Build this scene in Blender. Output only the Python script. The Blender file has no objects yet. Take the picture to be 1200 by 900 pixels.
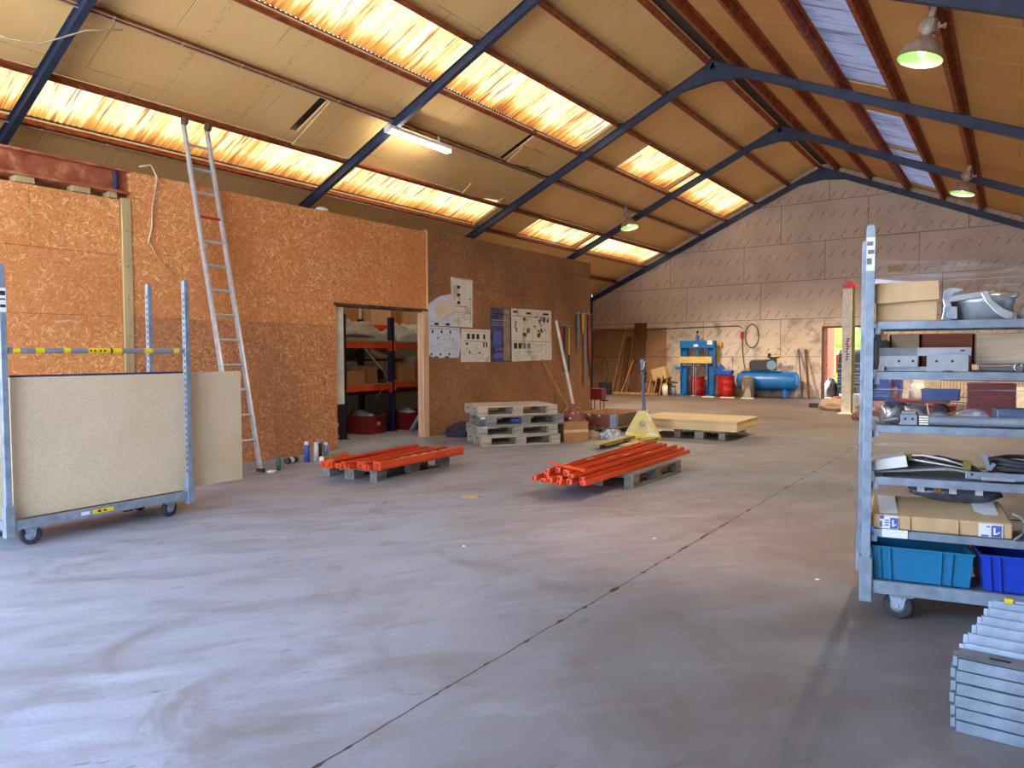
import bpy, math, random
from mathutils import Vector, Matrix, noise
rnd = random.Random(7)
SC = bpy.context.scene
COL = SC.collection
PI = math.pi
R = math.radians
ORD = ['first', 'second', 'third', 'fourth', 'fifth', 'sixth', 'seventh', 'eighth', 'ninth', 'tenth', 'eleventh', 'twelfth', 'thirteenth']

# ---------------------------------------------------------------- node materials
class NT:
    def __init__(s, name):
        s.m = bpy.data.materials.new(name); s.m.use_nodes = True
        s.t = s.m.node_tree; s.t.nodes.clear()
        s.out = s.t.nodes.new('ShaderNodeOutputMaterial')
        s._tc = None
    def n(s, typ, ins=None, **kw):
        nd = s.t.nodes.new('ShaderNode' + typ)
        for k, v in kw.items(): setattr(nd, k, v)
        for k, v in (ins or {}).items():
            if hasattr(v, 'is_output'): s.t.links.new(v, nd.inputs[k])
            else: nd.inputs[k].default_value = v
        return nd
    def co(s):
        if not s._tc: s._tc = s.n('TexCoord').outputs['Object']
        return s._tc
    def mapping(s, scale=(1, 1, 1), rot=(0, 0, 0), loc=(0, 0, 0), vec=None):
        return s.n('Mapping', {'Vector': vec or s.co(), 'Scale': scale, 'Rotation': rot, 'Location': loc}).outputs[0]
    def noise(s, scale, detail=4, vec=None, rough=.55, dist=0):
        return s.n('TexNoise', {'Vector': vec or s.co(), 'Scale': scale, 'Detail': detail, 'Roughness': rough, 'Distortion': dist}).outputs[0]
    def ramp(s, fac, stops, interp='LINEAR'):
        r = s.n('ValToRGB', {'Fac': fac}); e = r.color_ramp.elements; r.color_ramp.interpolation = interp
        while len(e) < len(stops): e.new(.5)
        for el, (p, c) in zip(e, stops):
            el.position = p; el.color = (*c, 1) if len(c) == 3 else c
        return r.outputs[0]
    def math(s, op, a, b=0.0, c=0.0, clamp=False):
        return s.n('Math', {0: a, 1: b, 2: c}, operation=op, use_clamp=clamp).outputs[0]
    def mix(s, fac, a, b, mode='MIX'):
        nd = s.n('Mix', data_type='RGBA', blend_type=mode)
        for i, v in ((0, fac), (6, a), (7, b)):
            if hasattr(v, 'is_output'): s.t.links.new(v, nd.inputs[i])
            else: nd.inputs[i].default_value = v if i == 0 else ((*v, 1) if len(v) == 3 else v)
        return nd.outputs[2]
    def bump(s, h, strength=.3, dist=.01):
        return s.n('Bump', {'Height': h, 'Strength': strength, 'Distance': dist}).outputs[0]
    def bsdf(s, color, rough=.6, metal=0.0, normal=None, **kw):
        b = s.n('BsdfPrincipled', {'Roughness': rough, 'Metallic': metal})
        if hasattr(color, 'is_output'): s.t.links.new(color, b.inputs['Base Color'])
        else: b.inputs['Base Color'].default_value = (*color[:3], 1)
        if normal is not None: s.t.links.new(normal, b.inputs['Normal'])
        for k, v in kw.items(): b.inputs[k.replace('_', ' ')].default_value = v
        s.t.links.new(b.outputs[0], s.out.inputs[0])
        return b

def sr(r, g, b):
    f = lambda c: c / 12.92 if c <= .04045 else ((c + .055) / 1.055) ** 2.4
    return (f(r / 255), f(g / 255), f(b / 255))

def plain(name, col, rough=.6, metal=0.0, var=.18, scale=9, stretch=(1, 1, 1), bump=0.0, spots=None, dark=None):
    """a painted or raw surface with uneven tone, optional dirt spots"""
    t = NT(name)
    v = t.mapping(stretch)
    nz = t.noise(scale, 5, v)
    lo = tuple(c * (1 - var) for c in col) if dark is None else dark
    hi = tuple(min(1, c * (1 + var * .8)) for c in col)
    c = t.ramp(nz, [(.3, lo), (.7, hi)])
    if spots:
        sp = t.noise(spots[1], 3, t.mapping((1, 1, 1), loc=(3.1, 1.7, .4)))
        c = t.mix(t.ramp(sp, [(spots[2], (0, 0, 0)), (spots[2] + .06, (1, 1, 1))]), c, spots[0])
    nrm = t.bump(nz, bump, .01) if bump else None
    t.bsdf(c, rough, metal, nrm)
    return t.m

M = {}
def osb(name, stops, dirt, axis='X', size=.62):
    """oriented strand board: long wood flakes lying in every direction"""
    t = NT(name)
    best_h = best_v = None
    for i, (a, sx, sy) in enumerate(((.35, 11, 52), (1.25, 12, 60), (-.55, 10, 48), (2.3, 13, 56), (-.1, 9, 44), (.8, 8, 40), (1.9, 12, 58))):
        rot = (a, 0, 0) if axis == 'X' else (0, a, 0)
        m1 = t.mapping((1, 1, 1), rot, (i * 3.7, i * 1.3, i * 2.1))
        sc = (2, sx / size, sy / size) if axis == 'X' else (sx / size, 2, sy / size)
        v = t.n('TexVoronoi', {'Vector': t.mapping(sc, vec=m1), 'Scale': 1.0, 'Randomness': 1.0})
        ch = t.n('SeparateColor', {0: v.outputs['Color']}).outputs
        h, val = ch[1], ch[0]
        if best_h is None: best_h, best_v = h, val
        else:
            gt = t.math('GREATER_THAN', h, best_h)
            best_v = t.math('ADD', t.math('MULTIPLY', val, gt), t.math('MULTIPLY', best_v, t.math('SUBTRACT', 1.0, gt)))
            best_h = t.math('MAXIMUM', h, best_h)
    v = best_v
    c = t.ramp(v, stops)
    dn = t.noise(.9, 6, t.mapping((1, 1, .8)))
    c = t.mix(t.ramp(dn, [(.42, (0, 0, 0)), (.7, (.6, .6, .6))]), c, dirt)
    t.bsdf(c, .75, 0, t.bump(v, .12, .004))
    return t.m

M['osb'] = osb('osb_fresh', [(.0, sr(176, 106, 54)), (.25, sr(206, 132, 70)), (.8, sr(218, 146, 82)), (.98, sr(240, 194, 138))], sr(188, 112, 58))
M['osb_low'] = osb('osb_lower_row', [(.0, sr(142, 86, 46)), (.3, sr(182, 116, 68)), (.75, sr(198, 134, 84)), (.97, sr(222, 170, 122))], sr(156, 98, 62))
M['osb_old'] = osb('osb_old', [(.0, sr(126, 82, 48)), (.3, sr(144, 96, 58)), (.75, sr(154, 106, 66)), (.97, sr(174, 128, 88))], sr(104, 68, 40), size=.6)

def back_board():
    """pinkish building board carrying rows of a faint printed slanting stamp, plus pale fixing discs"""
    t = NT('stamped_board')
    sep = t.n('SeparateXYZ', {0: t.co()})
    x, z = sep.outputs[0], sep.outputs[2]
    base = t.ramp(t.noise(.9, 6), [(.3, sr(196, 176, 158)), (.5, sr(210, 190, 172)), (.75, sr(220, 202, 184))])
    u = t.math('FRACT', t.math('DIVIDE', x, .3))
    v = t.math('FRACT', t.math('DIVIDE', t.math('ADD', z, .02), .56))
    d = t.math('ABSOLUTE', t.math('SUBTRACT', t.math('SUBTRACT', u, .5), t.math('MULTIPLY', t.math('SUBTRACT', v, .5), 1.25)))
    line = t.math('LESS_THAN', t.math('ADD', d, t.math('MULTIPLY', t.math('SUBTRACT', t.noise(26, 2), .5), .22)), .085)
    win = t.math('LESS_THAN', t.math('ABSOLUTE', t.math('SUBTRACT', v, .5)), .19)
    br = t.math('GREATER_THAN', t.noise(17, 3), .44)
    stamp = t.math('MULTIPLY', t.math('MULTIPLY', line, win), br)
    c = t.mix(t.math('MULTIPLY', stamp, .5), base, sr(120, 98, 82))
    # fixing discs
    fu = t.math('SUBTRACT', t.math('FRACT', t.math('DIVIDE', x, .62)), .5)
    fv = t.math('SUBTRACT', t.math('FRACT', t.math('DIVIDE', z, .373)), .5)
    dist = t.math('ADD', t.math('POWER', t.math('MULTIPLY', fu, .62), 2.0), t.math('POWER', t.math('MULTIPLY', fv, .373), 2.0))
    disc = t.math('MULTIPLY', t.math('LESS_THAN', dist, .0008), t.math('GREATER_THAN', x, -4.6))
    c = t.mix(t.math('MULTIPLY', disc, .8), c, sr(226, 214, 200))
    # grey plaster and soot smears on the lowest rows
    low = t.math('LESS_THAN', z, 2.35)
    sm = t.ramp(t.noise(2.4, 6, dist=.6), [(.5, (0, 0, 0)), (.68, (1, 1, 1))])
    c = t.mix(t.math('MULTIPLY', t.math('MULTIPLY', sm, low), .65), c, sr(112, 104, 98))
    left = t.math('MULTIPLY', t.math('LESS_THAN', z, 2.2), t.math('LESS_THAN', x, -9.4))
    c = t.mix(t.math('MULTIPLY', left, .8), c, sr(146, 96, 48))
    t.bsdf(c, .8)
    return t.m
M['back'] = back_board()

def concrete():
    t = NT('worn_concrete')
    big = t.noise(.32, 8, t.mapping((1, .8, 1)), .6, .5)
    c = t.ramp(big, [(.28, sr(130, 130, 134)), (.45, sr(150, 153, 161)), (.6, sr(161, 166, 177)), (.78, sr(173, 179, 191))])
    st = t.noise(2.0, 7, t.mapping((.7, 2.0, 1), vec=t.mapping(rot=(0, 0, -.95))), .62, .6)
    c = t.mix(t.ramp(st, [(.44, (0, 0, 0)), (.7, (.75, .75, .75))]), c, sr(128, 121, 118))
    st2 = t.noise(3.1, 6, t.mapping((.6, 2.0, 1), loc=(5, 2, 0), vec=t.mapping(rot=(0, 0, -.85))), .65, .4)
    c = t.mix(t.ramp(st2, [(.56, (0, 0, 0)), (.75, (.55, .55, .55))]), c, sr(190, 196, 206))
    sk = t.noise(7.5, 5, t.mapping((.4, 2.0, 1), loc=(9, 4, 0), vec=t.mapping(rot=(0, 0, -1.0))), .7)
    c = t.mix(t.ramp(sk, [(.63, (0, 0, 0)), (.71, (.8, .8, .8))]), c, sr(84, 78, 76))
    fine = t.noise(60, 4)
    c = t.mix(t.ramp(fine, [(.35, (.35, .35, .35)), (.6, (0, 0, 0))]), c, sr(140, 136, 134))
    bl = t.noise(1.5, 7, t.mapping(loc=(7, 3, 0)), .68, .8)
    c = t.mix(t.ramp(bl, [(.54, (0, 0, 0)), (.68, (.6, .6, .6))]), c, sr(122, 110, 100))
    # brown oily dirt over the back half; its dim warm light is coloured in
    sep = t.n('SeparateXYZ', {0: t.co()})
    far = t.math('MULTIPLY', t.math('SUBTRACT', sep.outputs[1], 7.0), .125, clamp=True)
    far = t.math('MULTIPLY', far, t.ramp(t.noise(.6, 6, dist=.4), [(.25, (.6, .6, .6)), (.7, (1, 1, 1))]))
    c = t.mix(t.math('MULTIPLY', far, .95), c, sr(98, 72, 48))
    right_shade = t.math('MULTIPLY', t.math('ADD', sep.outputs[0], 2.6), .55, clamp=True)  # shaded right side of the floor, darkened in the colour
    right_shade = t.math('MULTIPLY', right_shade, t.ramp(t.noise(1.1, 6, dist=.5), [(.3, (.3, .3, .3)), (.65, (1, 1, 1))]))
    c = t.mix(t.math('MULTIPLY', right_shade, .9), c, sr(104, 94, 88))
    # the ragged joint between two pours
    wob = t.math('MULTIPLY', t.math('SUBTRACT', t.noise(3.5, 3), .5), .03)
    dx = t.math('ABSOLUTE', t.math('ADD', t.math('ADD', sep.outputs[0], 1.785), wob))
    wid = t.math('ADD', .0035, t.math('MULTIPLY', t.ramp(t.noise(5, 2), [(.55, (0, 0, 0)), (.66, (1, 1, 1))]), .013))
    c = t.mix(t.math('LESS_THAN', dx, wid), c, sr(58, 44, 38))
    ro = t.ramp(big, [(.3, (.62,) * 3), (.7, (.45,) * 3)])
    b = t.bsdf(c, .6, 0, t.bump(fine, .05, .004))
    t.t.links.new(ro, b.inputs['Roughness'])
    return t.m
M['floor'] = concrete()

def roof_board(name, lo, hi):
    t = NT(name)
    sep = t.n('SeparateXYZ', {0: t.co()})
    vec = t.n('CombineXYZ', {0: sep.outputs[1], 1: sep.outputs[0], 2: 0.0}).outputs[0]
    br = t.n('TexBrick', {'Vector': vec, 'Color1': (.5, .5, .5, 1), 'Color2': (.6, .6, .6, 1), 'Mortar': (0, 0, 0, 1), 'Scale': 1.0,
                          'Mortar Size': .004, 'Brick Width': 1.18, 'Row Height': .92, 'Mortar Smooth': .1}, offset=.5)
    c = t.ramp(t.noise(.8, 5), [(.3, lo), (.7, hi)])
    c = t.mix(t.math('MULTIPLY', br.outputs['Fac'], t.ramp(t.noise(1.3, 2), [(.45, (.1,) * 3), (.6, (.9,) * 3)])), c, sr(120, 88, 48))
    edge = t.math('LESS_THAN', t.math('ABSOLUTE', t.math('SUBTRACT', t.math('FRACT', t.math('DIVIDE', sep.outputs[1], 1.18)), .012)), .006)
    c = t.mix(t.math('MULTIPLY', edge, t.ramp(t.noise(.9, 2, t.mapping(loc=(4, 1, 0))), [(.52, (0,) * 3), (.56, (.8,) * 3)])), c, sr(236, 216, 170))
    # faint printed lines of the maker, too worn to read
    u = t.math('FRACT', t.math('DIVIDE', sep.outputs[1], 1.18))
    pr = t.math('MULTIPLY', t.math('LESS_THAN', t.math('ABSOLUTE', t.math('SUBTRACT', u, .3)), .035), t.math('GREATER_THAN', t.noise(24, 2), .56))
    c = t.mix(t.math('MULTIPLY', pr, .3), c, sr(140, 110, 70))
    t.bsdf(c, .8)
    return t.m
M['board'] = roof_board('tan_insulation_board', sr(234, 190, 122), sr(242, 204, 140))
M['board_r'] = roof_board('shaded_insulation_board', sr(196, 146, 84), sr(208, 160, 96))  # same boards; dimmer light of the right slope put into the colour

def skylight(name, c0, streaks, k):
    """translucent corrugated sheet with rust-brown dirt run down the flutes"""
    t = NT(name)
    sep = t.n('SeparateXYZ', {0: t.co()})
    broad = t.noise(1.0, 5, t.mapping((.35, 1.6, .35)), .6)
    flute = t.noise(1.0, 3, t.mapping((.22, 15, .22)), .6)
    mask = t.math('ADD', t.math('MULTIPLY', broad, .62), t.math('MULTIPLY', flute, .42))
    gx = t.n('SeparateXYZ', {0: t._tc.node.outputs['Generated']}).outputs[0]
    if streaks[2][0] < streaks[0][0] * .4:   # rust and dirt that has gathered along the lower lap
        low = t.math('MULTIPLY', t.math('SUBTRACT', .34, gx), .9, clamp=True)
        mask = t.math('ADD', mask, t.math('MULTIPLY', low, t.math('ADD', .25, t.noise(1.0, 4, t.mapping((.5, 3.2, .5))))))
    c = t.ramp(mask, [(.46, c0), (.55, streaks[0]), (.64, streaks[1]), (.8, streaks[2])])
    fine = t.noise(1.0, 2, t.mapping((1.1, 24, 1.1)))
    c = t.mix(t.ramp(fine, [(.57, (0,) * 3), (.64, (.8,) * 3)]), c, streaks[2])
    tr = t.n('BsdfTranslucent', {'Color': c})
    df = t.n('BsdfDiffuse', {'Color': c})
    mx = t.n('MixShader', {0: k, 1: df.outputs[0], 2: tr.outputs[0]})
    t.t.links.new(mx.outputs[0], t.out.inputs[0])
    return t.m
M['sky_warm'] = skylight('translucent_sheet_dirty', (.086, .073, .045), [(.083, .061, .0275), (.067, .031, .007), (.027, .008, .002)], .97)
M['sky_cool'] = skylight('translucent_sheet_cleaner', (.084, .064, .066), [(.074, .056, .058), (.056, .042, .044), (.027, .021, .022)], .97)

def rusty(name, a, b, c3, metal=0.0):
    t = NT(name)
    c = t.ramp(t.noise(7, 6, dist=.3), [(.3, a), (.52, b), (.75, c3)])
    t.bsdf(c, .65, metal)
    return t.m
M['purlin'] = rusty('red_oxide_steel', sr(96, 42, 18), sr(146, 68, 30), sr(172, 98, 54))
M['ibeam'] = rusty('red_primer_beam', sr(132, 62, 34), sr(160, 84, 54), sr(196, 140, 92))
M['rafter'] = plain('blue_painted_steel', sr(50, 60, 84), .5, .1, .3, 5)
M['galv'] = plain('galvanised_steel', (.31, .37, .44), .42, .45, .26, 13, bump=.02)
M['galv_dull'] = plain('dull_galvanised_steel', (.28, .31, .35), .55, .35, .22, 11, spots=(sr(128, 118, 108), 3, .62))
M['alu'] = plain('aluminium', (.56, .58, .61), .36, .6, .16, 12)
M['alu_rough'] = plain('cast_aluminium', (.5, .53, .57), .42, .6, .16, 20, bump=.03)
M['chrome'] = plain('bright_steel', (.75, .78, .82), .2, .9, .08, 9)
M['slot'] = plain('dark_slot', (.03, .03, .035), .8)
M['black'] = plain('black_plastic', (.028, .028, .032), .5)
M['rubber'] = plain('black_rubber', (.035, .035, .038), .75)
M['grey'] = plain('grey_plastic', (.22, .23, .25), .5)
M['white'] = plain('white_sticker', (.78, .79, .80), .5, var=.05)
M['yellow'] = plain('yellow_tape', sr(236, 200, 20), .5, var=.08)
M['red'] = plain('red_paint', sr(190, 34, 28), .4, var=.15)
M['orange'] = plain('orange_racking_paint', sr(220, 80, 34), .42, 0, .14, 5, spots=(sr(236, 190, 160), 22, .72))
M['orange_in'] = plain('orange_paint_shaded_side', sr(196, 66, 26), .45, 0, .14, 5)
def chipboard():
    t = NT('raw_chipboard')
    v = t.n('TexVoronoi', {'Vector': t.mapping((1, 1, 1)), 'Scale': 120.0})
    s = t.n('SeparateColor', {0: v.outputs['Color']}).outputs[0]
    c = t.ramp(s, [(.0, sr(206, 184, 150)), (.5, sr(213, 193, 160)), (1, sr(220, 202, 170))])
    c = t.mix(t.ramp(t.noise(1.2, 5), [(.45, (0,) * 3), (.75, (.5,) * 3)]), c, sr(184, 158, 120))
    c = t.mix(t.ramp(t.noise(6, 5, t.mapping(loc=(2, 8, 1))), [(.67, (0,) * 3), (.74, (.6,) * 3)]), c, sr(124, 104, 78))
    t.bsdf(c, .7)
    return t.m
M['chip'] = chipboard()
M['navy'] = plain('navy_edging', sr(40, 36, 84), .5)
def wood(name, a, b, c3, stretch=(1.2, 22, 22), k=1.0):
    t = NT(name)
    c = t.ramp(t.noise(k, 6, t.mapping(stretch), .65, .6), [(.28, a), (.5, b), (.74, c3)])
    c = t.mix(t.ramp(t.noise(2.4, 5, t.mapping(loc=(1, 5, 2))), [(.55, (0,) * 3), (.75, (.5,) * 3)]), c, a)
    t.bsdf(c, .78)
    return t.m
M['pallet'] = wood('weathered_pallet_wood', sr(112, 98, 82), sr(156, 142, 122), sr(188, 174, 152))
M['pallet_warm'] = wood('newer_pallet_wood', sr(128, 108, 88), sr(170, 152, 130), sr(198, 182, 160))
M['pallet_grey'] = wood('old_grey_pallet_wood', sr(84, 80, 72), sr(124, 118, 108), sr(158, 152, 140))
M['batten'] = wood('treated_batten', sr(142, 118, 74), sr(176, 152, 104), sr(194, 172, 124), (22, 22, 1.2))
M['jamb'] = wood('planed_softwood', sr(176, 126, 88), sr(206, 160, 120), sr(222, 184, 146), (22, 22, 1.2))
M['plank'] = wood('dark_plank', sr(70, 40, 18), sr(98, 58, 28), sr(122, 78, 42), (22, 22, 1.2))
M['plank_lt'] = wood('light_offcut', sr(146, 100, 56), sr(180, 132, 82), sr(202, 160, 110), (22, 22, 1.2))
M['collar'] = plain('red_brown_panel', sr(122, 66, 48), .6, 0, .22, 6, spots=(sr(226, 216, 206), 15, .62))
M['collar_in'] = wood('collar_wood', sr(150, 92, 60), sr(188, 126, 88), sr(206, 150, 112))
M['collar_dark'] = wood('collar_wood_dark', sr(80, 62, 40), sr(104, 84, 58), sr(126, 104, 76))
M['ply'] = wood('sheet_pine', sr(196, 164, 116), sr(216, 188, 142), sr(230, 206, 164), (1.4, 9, 30))
M['ply_edge'] = wood('sheet_pine_sawn_edge', sr(150, 120, 66), sr(178, 148, 92), sr(200, 170, 112), (12, 1.4, 40))
M['jack'] = plain('worn_yellow_paint', sr(216, 192, 112), .5, .05, .16, 6, spots=(sr(226, 216, 180), 4, .55))
M['jack_fork'] = plain('worn_fork_paint', sr(176, 152, 70), .5, .1, .3, 7, spots=(sr(96, 78, 50), 5, .56))
M['jack_y'] = plain('yellow_paint', sr(236, 202, 40), .45)
M['steelblue'] = plain('blue_grey_tube', sr(96, 110, 136), .4, .3)
M['press_yel'] = plain('pale_yellow_paint', sr(204, 176, 104), .5)
M['blue'] = plain('machine_blue', sr(26, 108, 178), .35, 0, .12, 4)
M['blue_deep'] = plain('blue_crate_plastic', sr(30, 66, 180), .38, 0, .1, 3)
M['teal'] = plain('teal_crate_plastic', sr(28, 112, 152), .4, 0, .1, 3)
M['blue_bin'] = plain('dark_blue_plastic', sr(22, 72, 166), .4)
M['drum'] = plain('red_drum', sr(164, 28, 26), .35, .05)
M['crate_red'] = plain('dark_red_crate', sr(118, 20, 26), .45)
M['steel'] = plain('stainless_steel', (.60, .58, .56), .24, .9, .1, 6)
M['card'] = plain('cardboard', sr(198, 164, 120), .8, 0, .1, 14, (1, 1, .3))
M['card_dk'] = plain('brown_cardboard', sr(160, 112, 66), .8, 0, .12, 10)
M['card_grey'] = plain('greyish_cardboard', sr(168, 140, 112), .8, 0, .14, 6)
M['wood_red'] = wood('red_brown_wood', sr(104, 52, 30), sr(134, 74, 46), sr(158, 98, 66))
M['sheaf'] = wood('stacked_beige_card', sr(178, 148, 118), sr(206, 178, 148), sr(220, 196, 170), (2, 2, 60))
M['cloth'] = plain('dark_cloth', sr(52, 44, 56), .9, 0, .35, 9, bump=.3)
M['paper'] = plain('grubby_paper', sr(214, 206, 190), .8, 0, .07, 5, spots=(sr(186, 172, 146), 4, .6))
M['paper_w'] = plain('white_paper', sr(224, 222, 216), .8, 0, .05, 5)
M['paper_tan'] = plain('tan_paper', sr(206, 188, 160), .8, 0, .08, 6)
M['paper_blue'] = plain('bluish_paper', sr(196, 202, 216), .8, 0, .08, 6)
M['ink'] = plain('printing_ink', sr(46, 44, 46), .8)
M['ink_grey'] = plain('pale_printing_ink', sr(122, 118, 114), .8)
M['ink_red'] = plain('red_printing_ink', sr(190, 40, 50), .8)
M['poster'] = plain('dark_violet_print', sr(72, 70, 108), .5, 0, .45, 7, spots=(sr(40, 36, 58), 5, .55))
M['poster_b'] = plain('blue_print', sr(74, 92, 168), .5)
M['poster_t'] = plain('tan_print', sr(150, 124, 104), .5, 0, .3, 6)
M['pipe_w'] = plain('pale_plastic_pipe', sr(206, 200, 180), .5)
M['pink'] = plain('faded_red_webbing', sr(178, 52, 62), .8)
M['web_grey'] = plain('grey_webbing', sr(128, 124, 124), .8)
M['web_yel'] = plain('yellow_webbing', sr(210, 166, 40), .8)
M['plaster'] = plain('pale_plasterboard', sr(208, 206, 180), .85)
M['cream'] = plain('cream_paint', sr(238, 228, 206), .6)
M['olive'] = plain('olive_edge', sr(120, 112, 40), .6)
M['redcap'] = plain('red_cap', sr(214, 24, 24), .4)
M['navy_rack'] = plain('dark_blue_rack_paint', sr(24, 34, 66), .45)
M['orange_rack'] = plain('orange_rack_beam', sr(210, 74, 28), .45)
M['tarp'] = plain('grey_white_sheeting', sr(150, 144, 130), .7, 0, .2, 3)
M['brass'] = plain('brass', sr(186, 140, 50), .35, .7)
M['cable'] = plain('pale_cable', sr(190, 174, 146), .6)
M['cable_dk'] = plain('dark_cable', sr(36, 30, 28), .6)
M['cab'] = plain('black_cabinet', (.022, .026, .028), .4)
M['cab_trim'] = plain('blue_grey_trim', sr(120, 150, 172), .35, .3)
M['roofsheet'] = plain('dark_fibre_cement', sr(70, 62, 54), .9, 0, .2, 3)
M['lampshell'] = plain('weathered_lamp_shell', sr(176, 156, 140), .45, .3, .18, 7)
M['reflector'] = plain('green_lit_reflector', (.60, .86, .42), .35, .1, .03)  # the bulb's green light put into the colour of a white reflector
M['enamel'] = plain('white_enamel', (.85, .85, .82), .4, var=.04)
M['brick'] = plain('red_brick_wall', sr(178, 96, 60), .8, 0, .25, 9)
M['leaf'] = plain('sunlit_leaves', sr(176, 200, 96), .7, 0, .35, 6)
M['render'] = plain('outside_yard', (.72, .70, .66), .9, 0, .1, 1)
M['shellwall'] = plain('grey_blockwork', sr(150, 148, 146), .9, 0, .1, 2)
M['green'] = plain('green_plastic', sr(66, 116, 96), .5)
M['rust_dk'] = rusty('dark_rust', sr(50, 34, 26), sr(84, 56, 40), sr(110, 78, 56))

def emis(name, col, strength):
    t = NT(name)
    e = t.n('Emission', {'Color': (*col, 1), 'Strength': strength})
    t.t.links.new(e.outputs[0], t.out.inputs[0])
    return t.m
M['tube'] = emis('lit_fluorescent_tube', (1.0, .95, .84), 22)
M['bulb'] = emis('lit_lamp_bulb', (.72, 1.0, .42), 2.6)

def film():
    t = NT('stretch_film')
    s = t.noise(1.0, 5, t.mapping((1.2, 1.2, 46)), .7, .3)
    s2 = t.noise(1.0, 4, t.mapping((2.2, 2.2, 12), (.12, .15, 0)), .7)
    f = t.math('ADD', t.ramp(s, [(.56, (.0,) * 3), (.74, (.55,) * 3)]), t.ramp(s2, [(.5, (.02,) * 3), (.8, (.30,) * 3)]), clamp=True)
    tr = t.n('BsdfTransparent', {'Color': (.95, .95, .96, 1)})
    gl = t.n('BsdfPrincipled', {'Base Color': (.8, .8, .82, 1), 'Roughness': .35})
    mx = t.n('MixShader', {0: f, 1: tr.outputs[0], 2: gl.outputs[0]})
    t.t.links.new(mx.outputs[0], t.out.inputs[0])
    return t.m
M['film'] = film()
def bagfilm():
    t = NT('clear_plastic_bag')
    f = t.ramp(t.noise(14, 4), [(.4, (.15,) * 3), (.65, (.6,) * 3)])
    tr = t.n('BsdfTransparent', {'Color': (.93, .93, .95, 1)})
    gl = t.n('BsdfPrincipled', {'Base Color': (.8, .8, .83, 1), 'Roughness': .25})
    mx = t.n('MixShader', {0: f, 1: tr.outputs[0], 2: gl.outputs[0]})
    t.t.links.new(mx.outputs[0], t.out.inputs[0])
    return t.m
M['bag'] = bagfilm()
M['darkwrap'] = plain('dark_plastic_wrap', sr(72, 78, 92), .25, 0, .5, 16, bump=.3)

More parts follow.
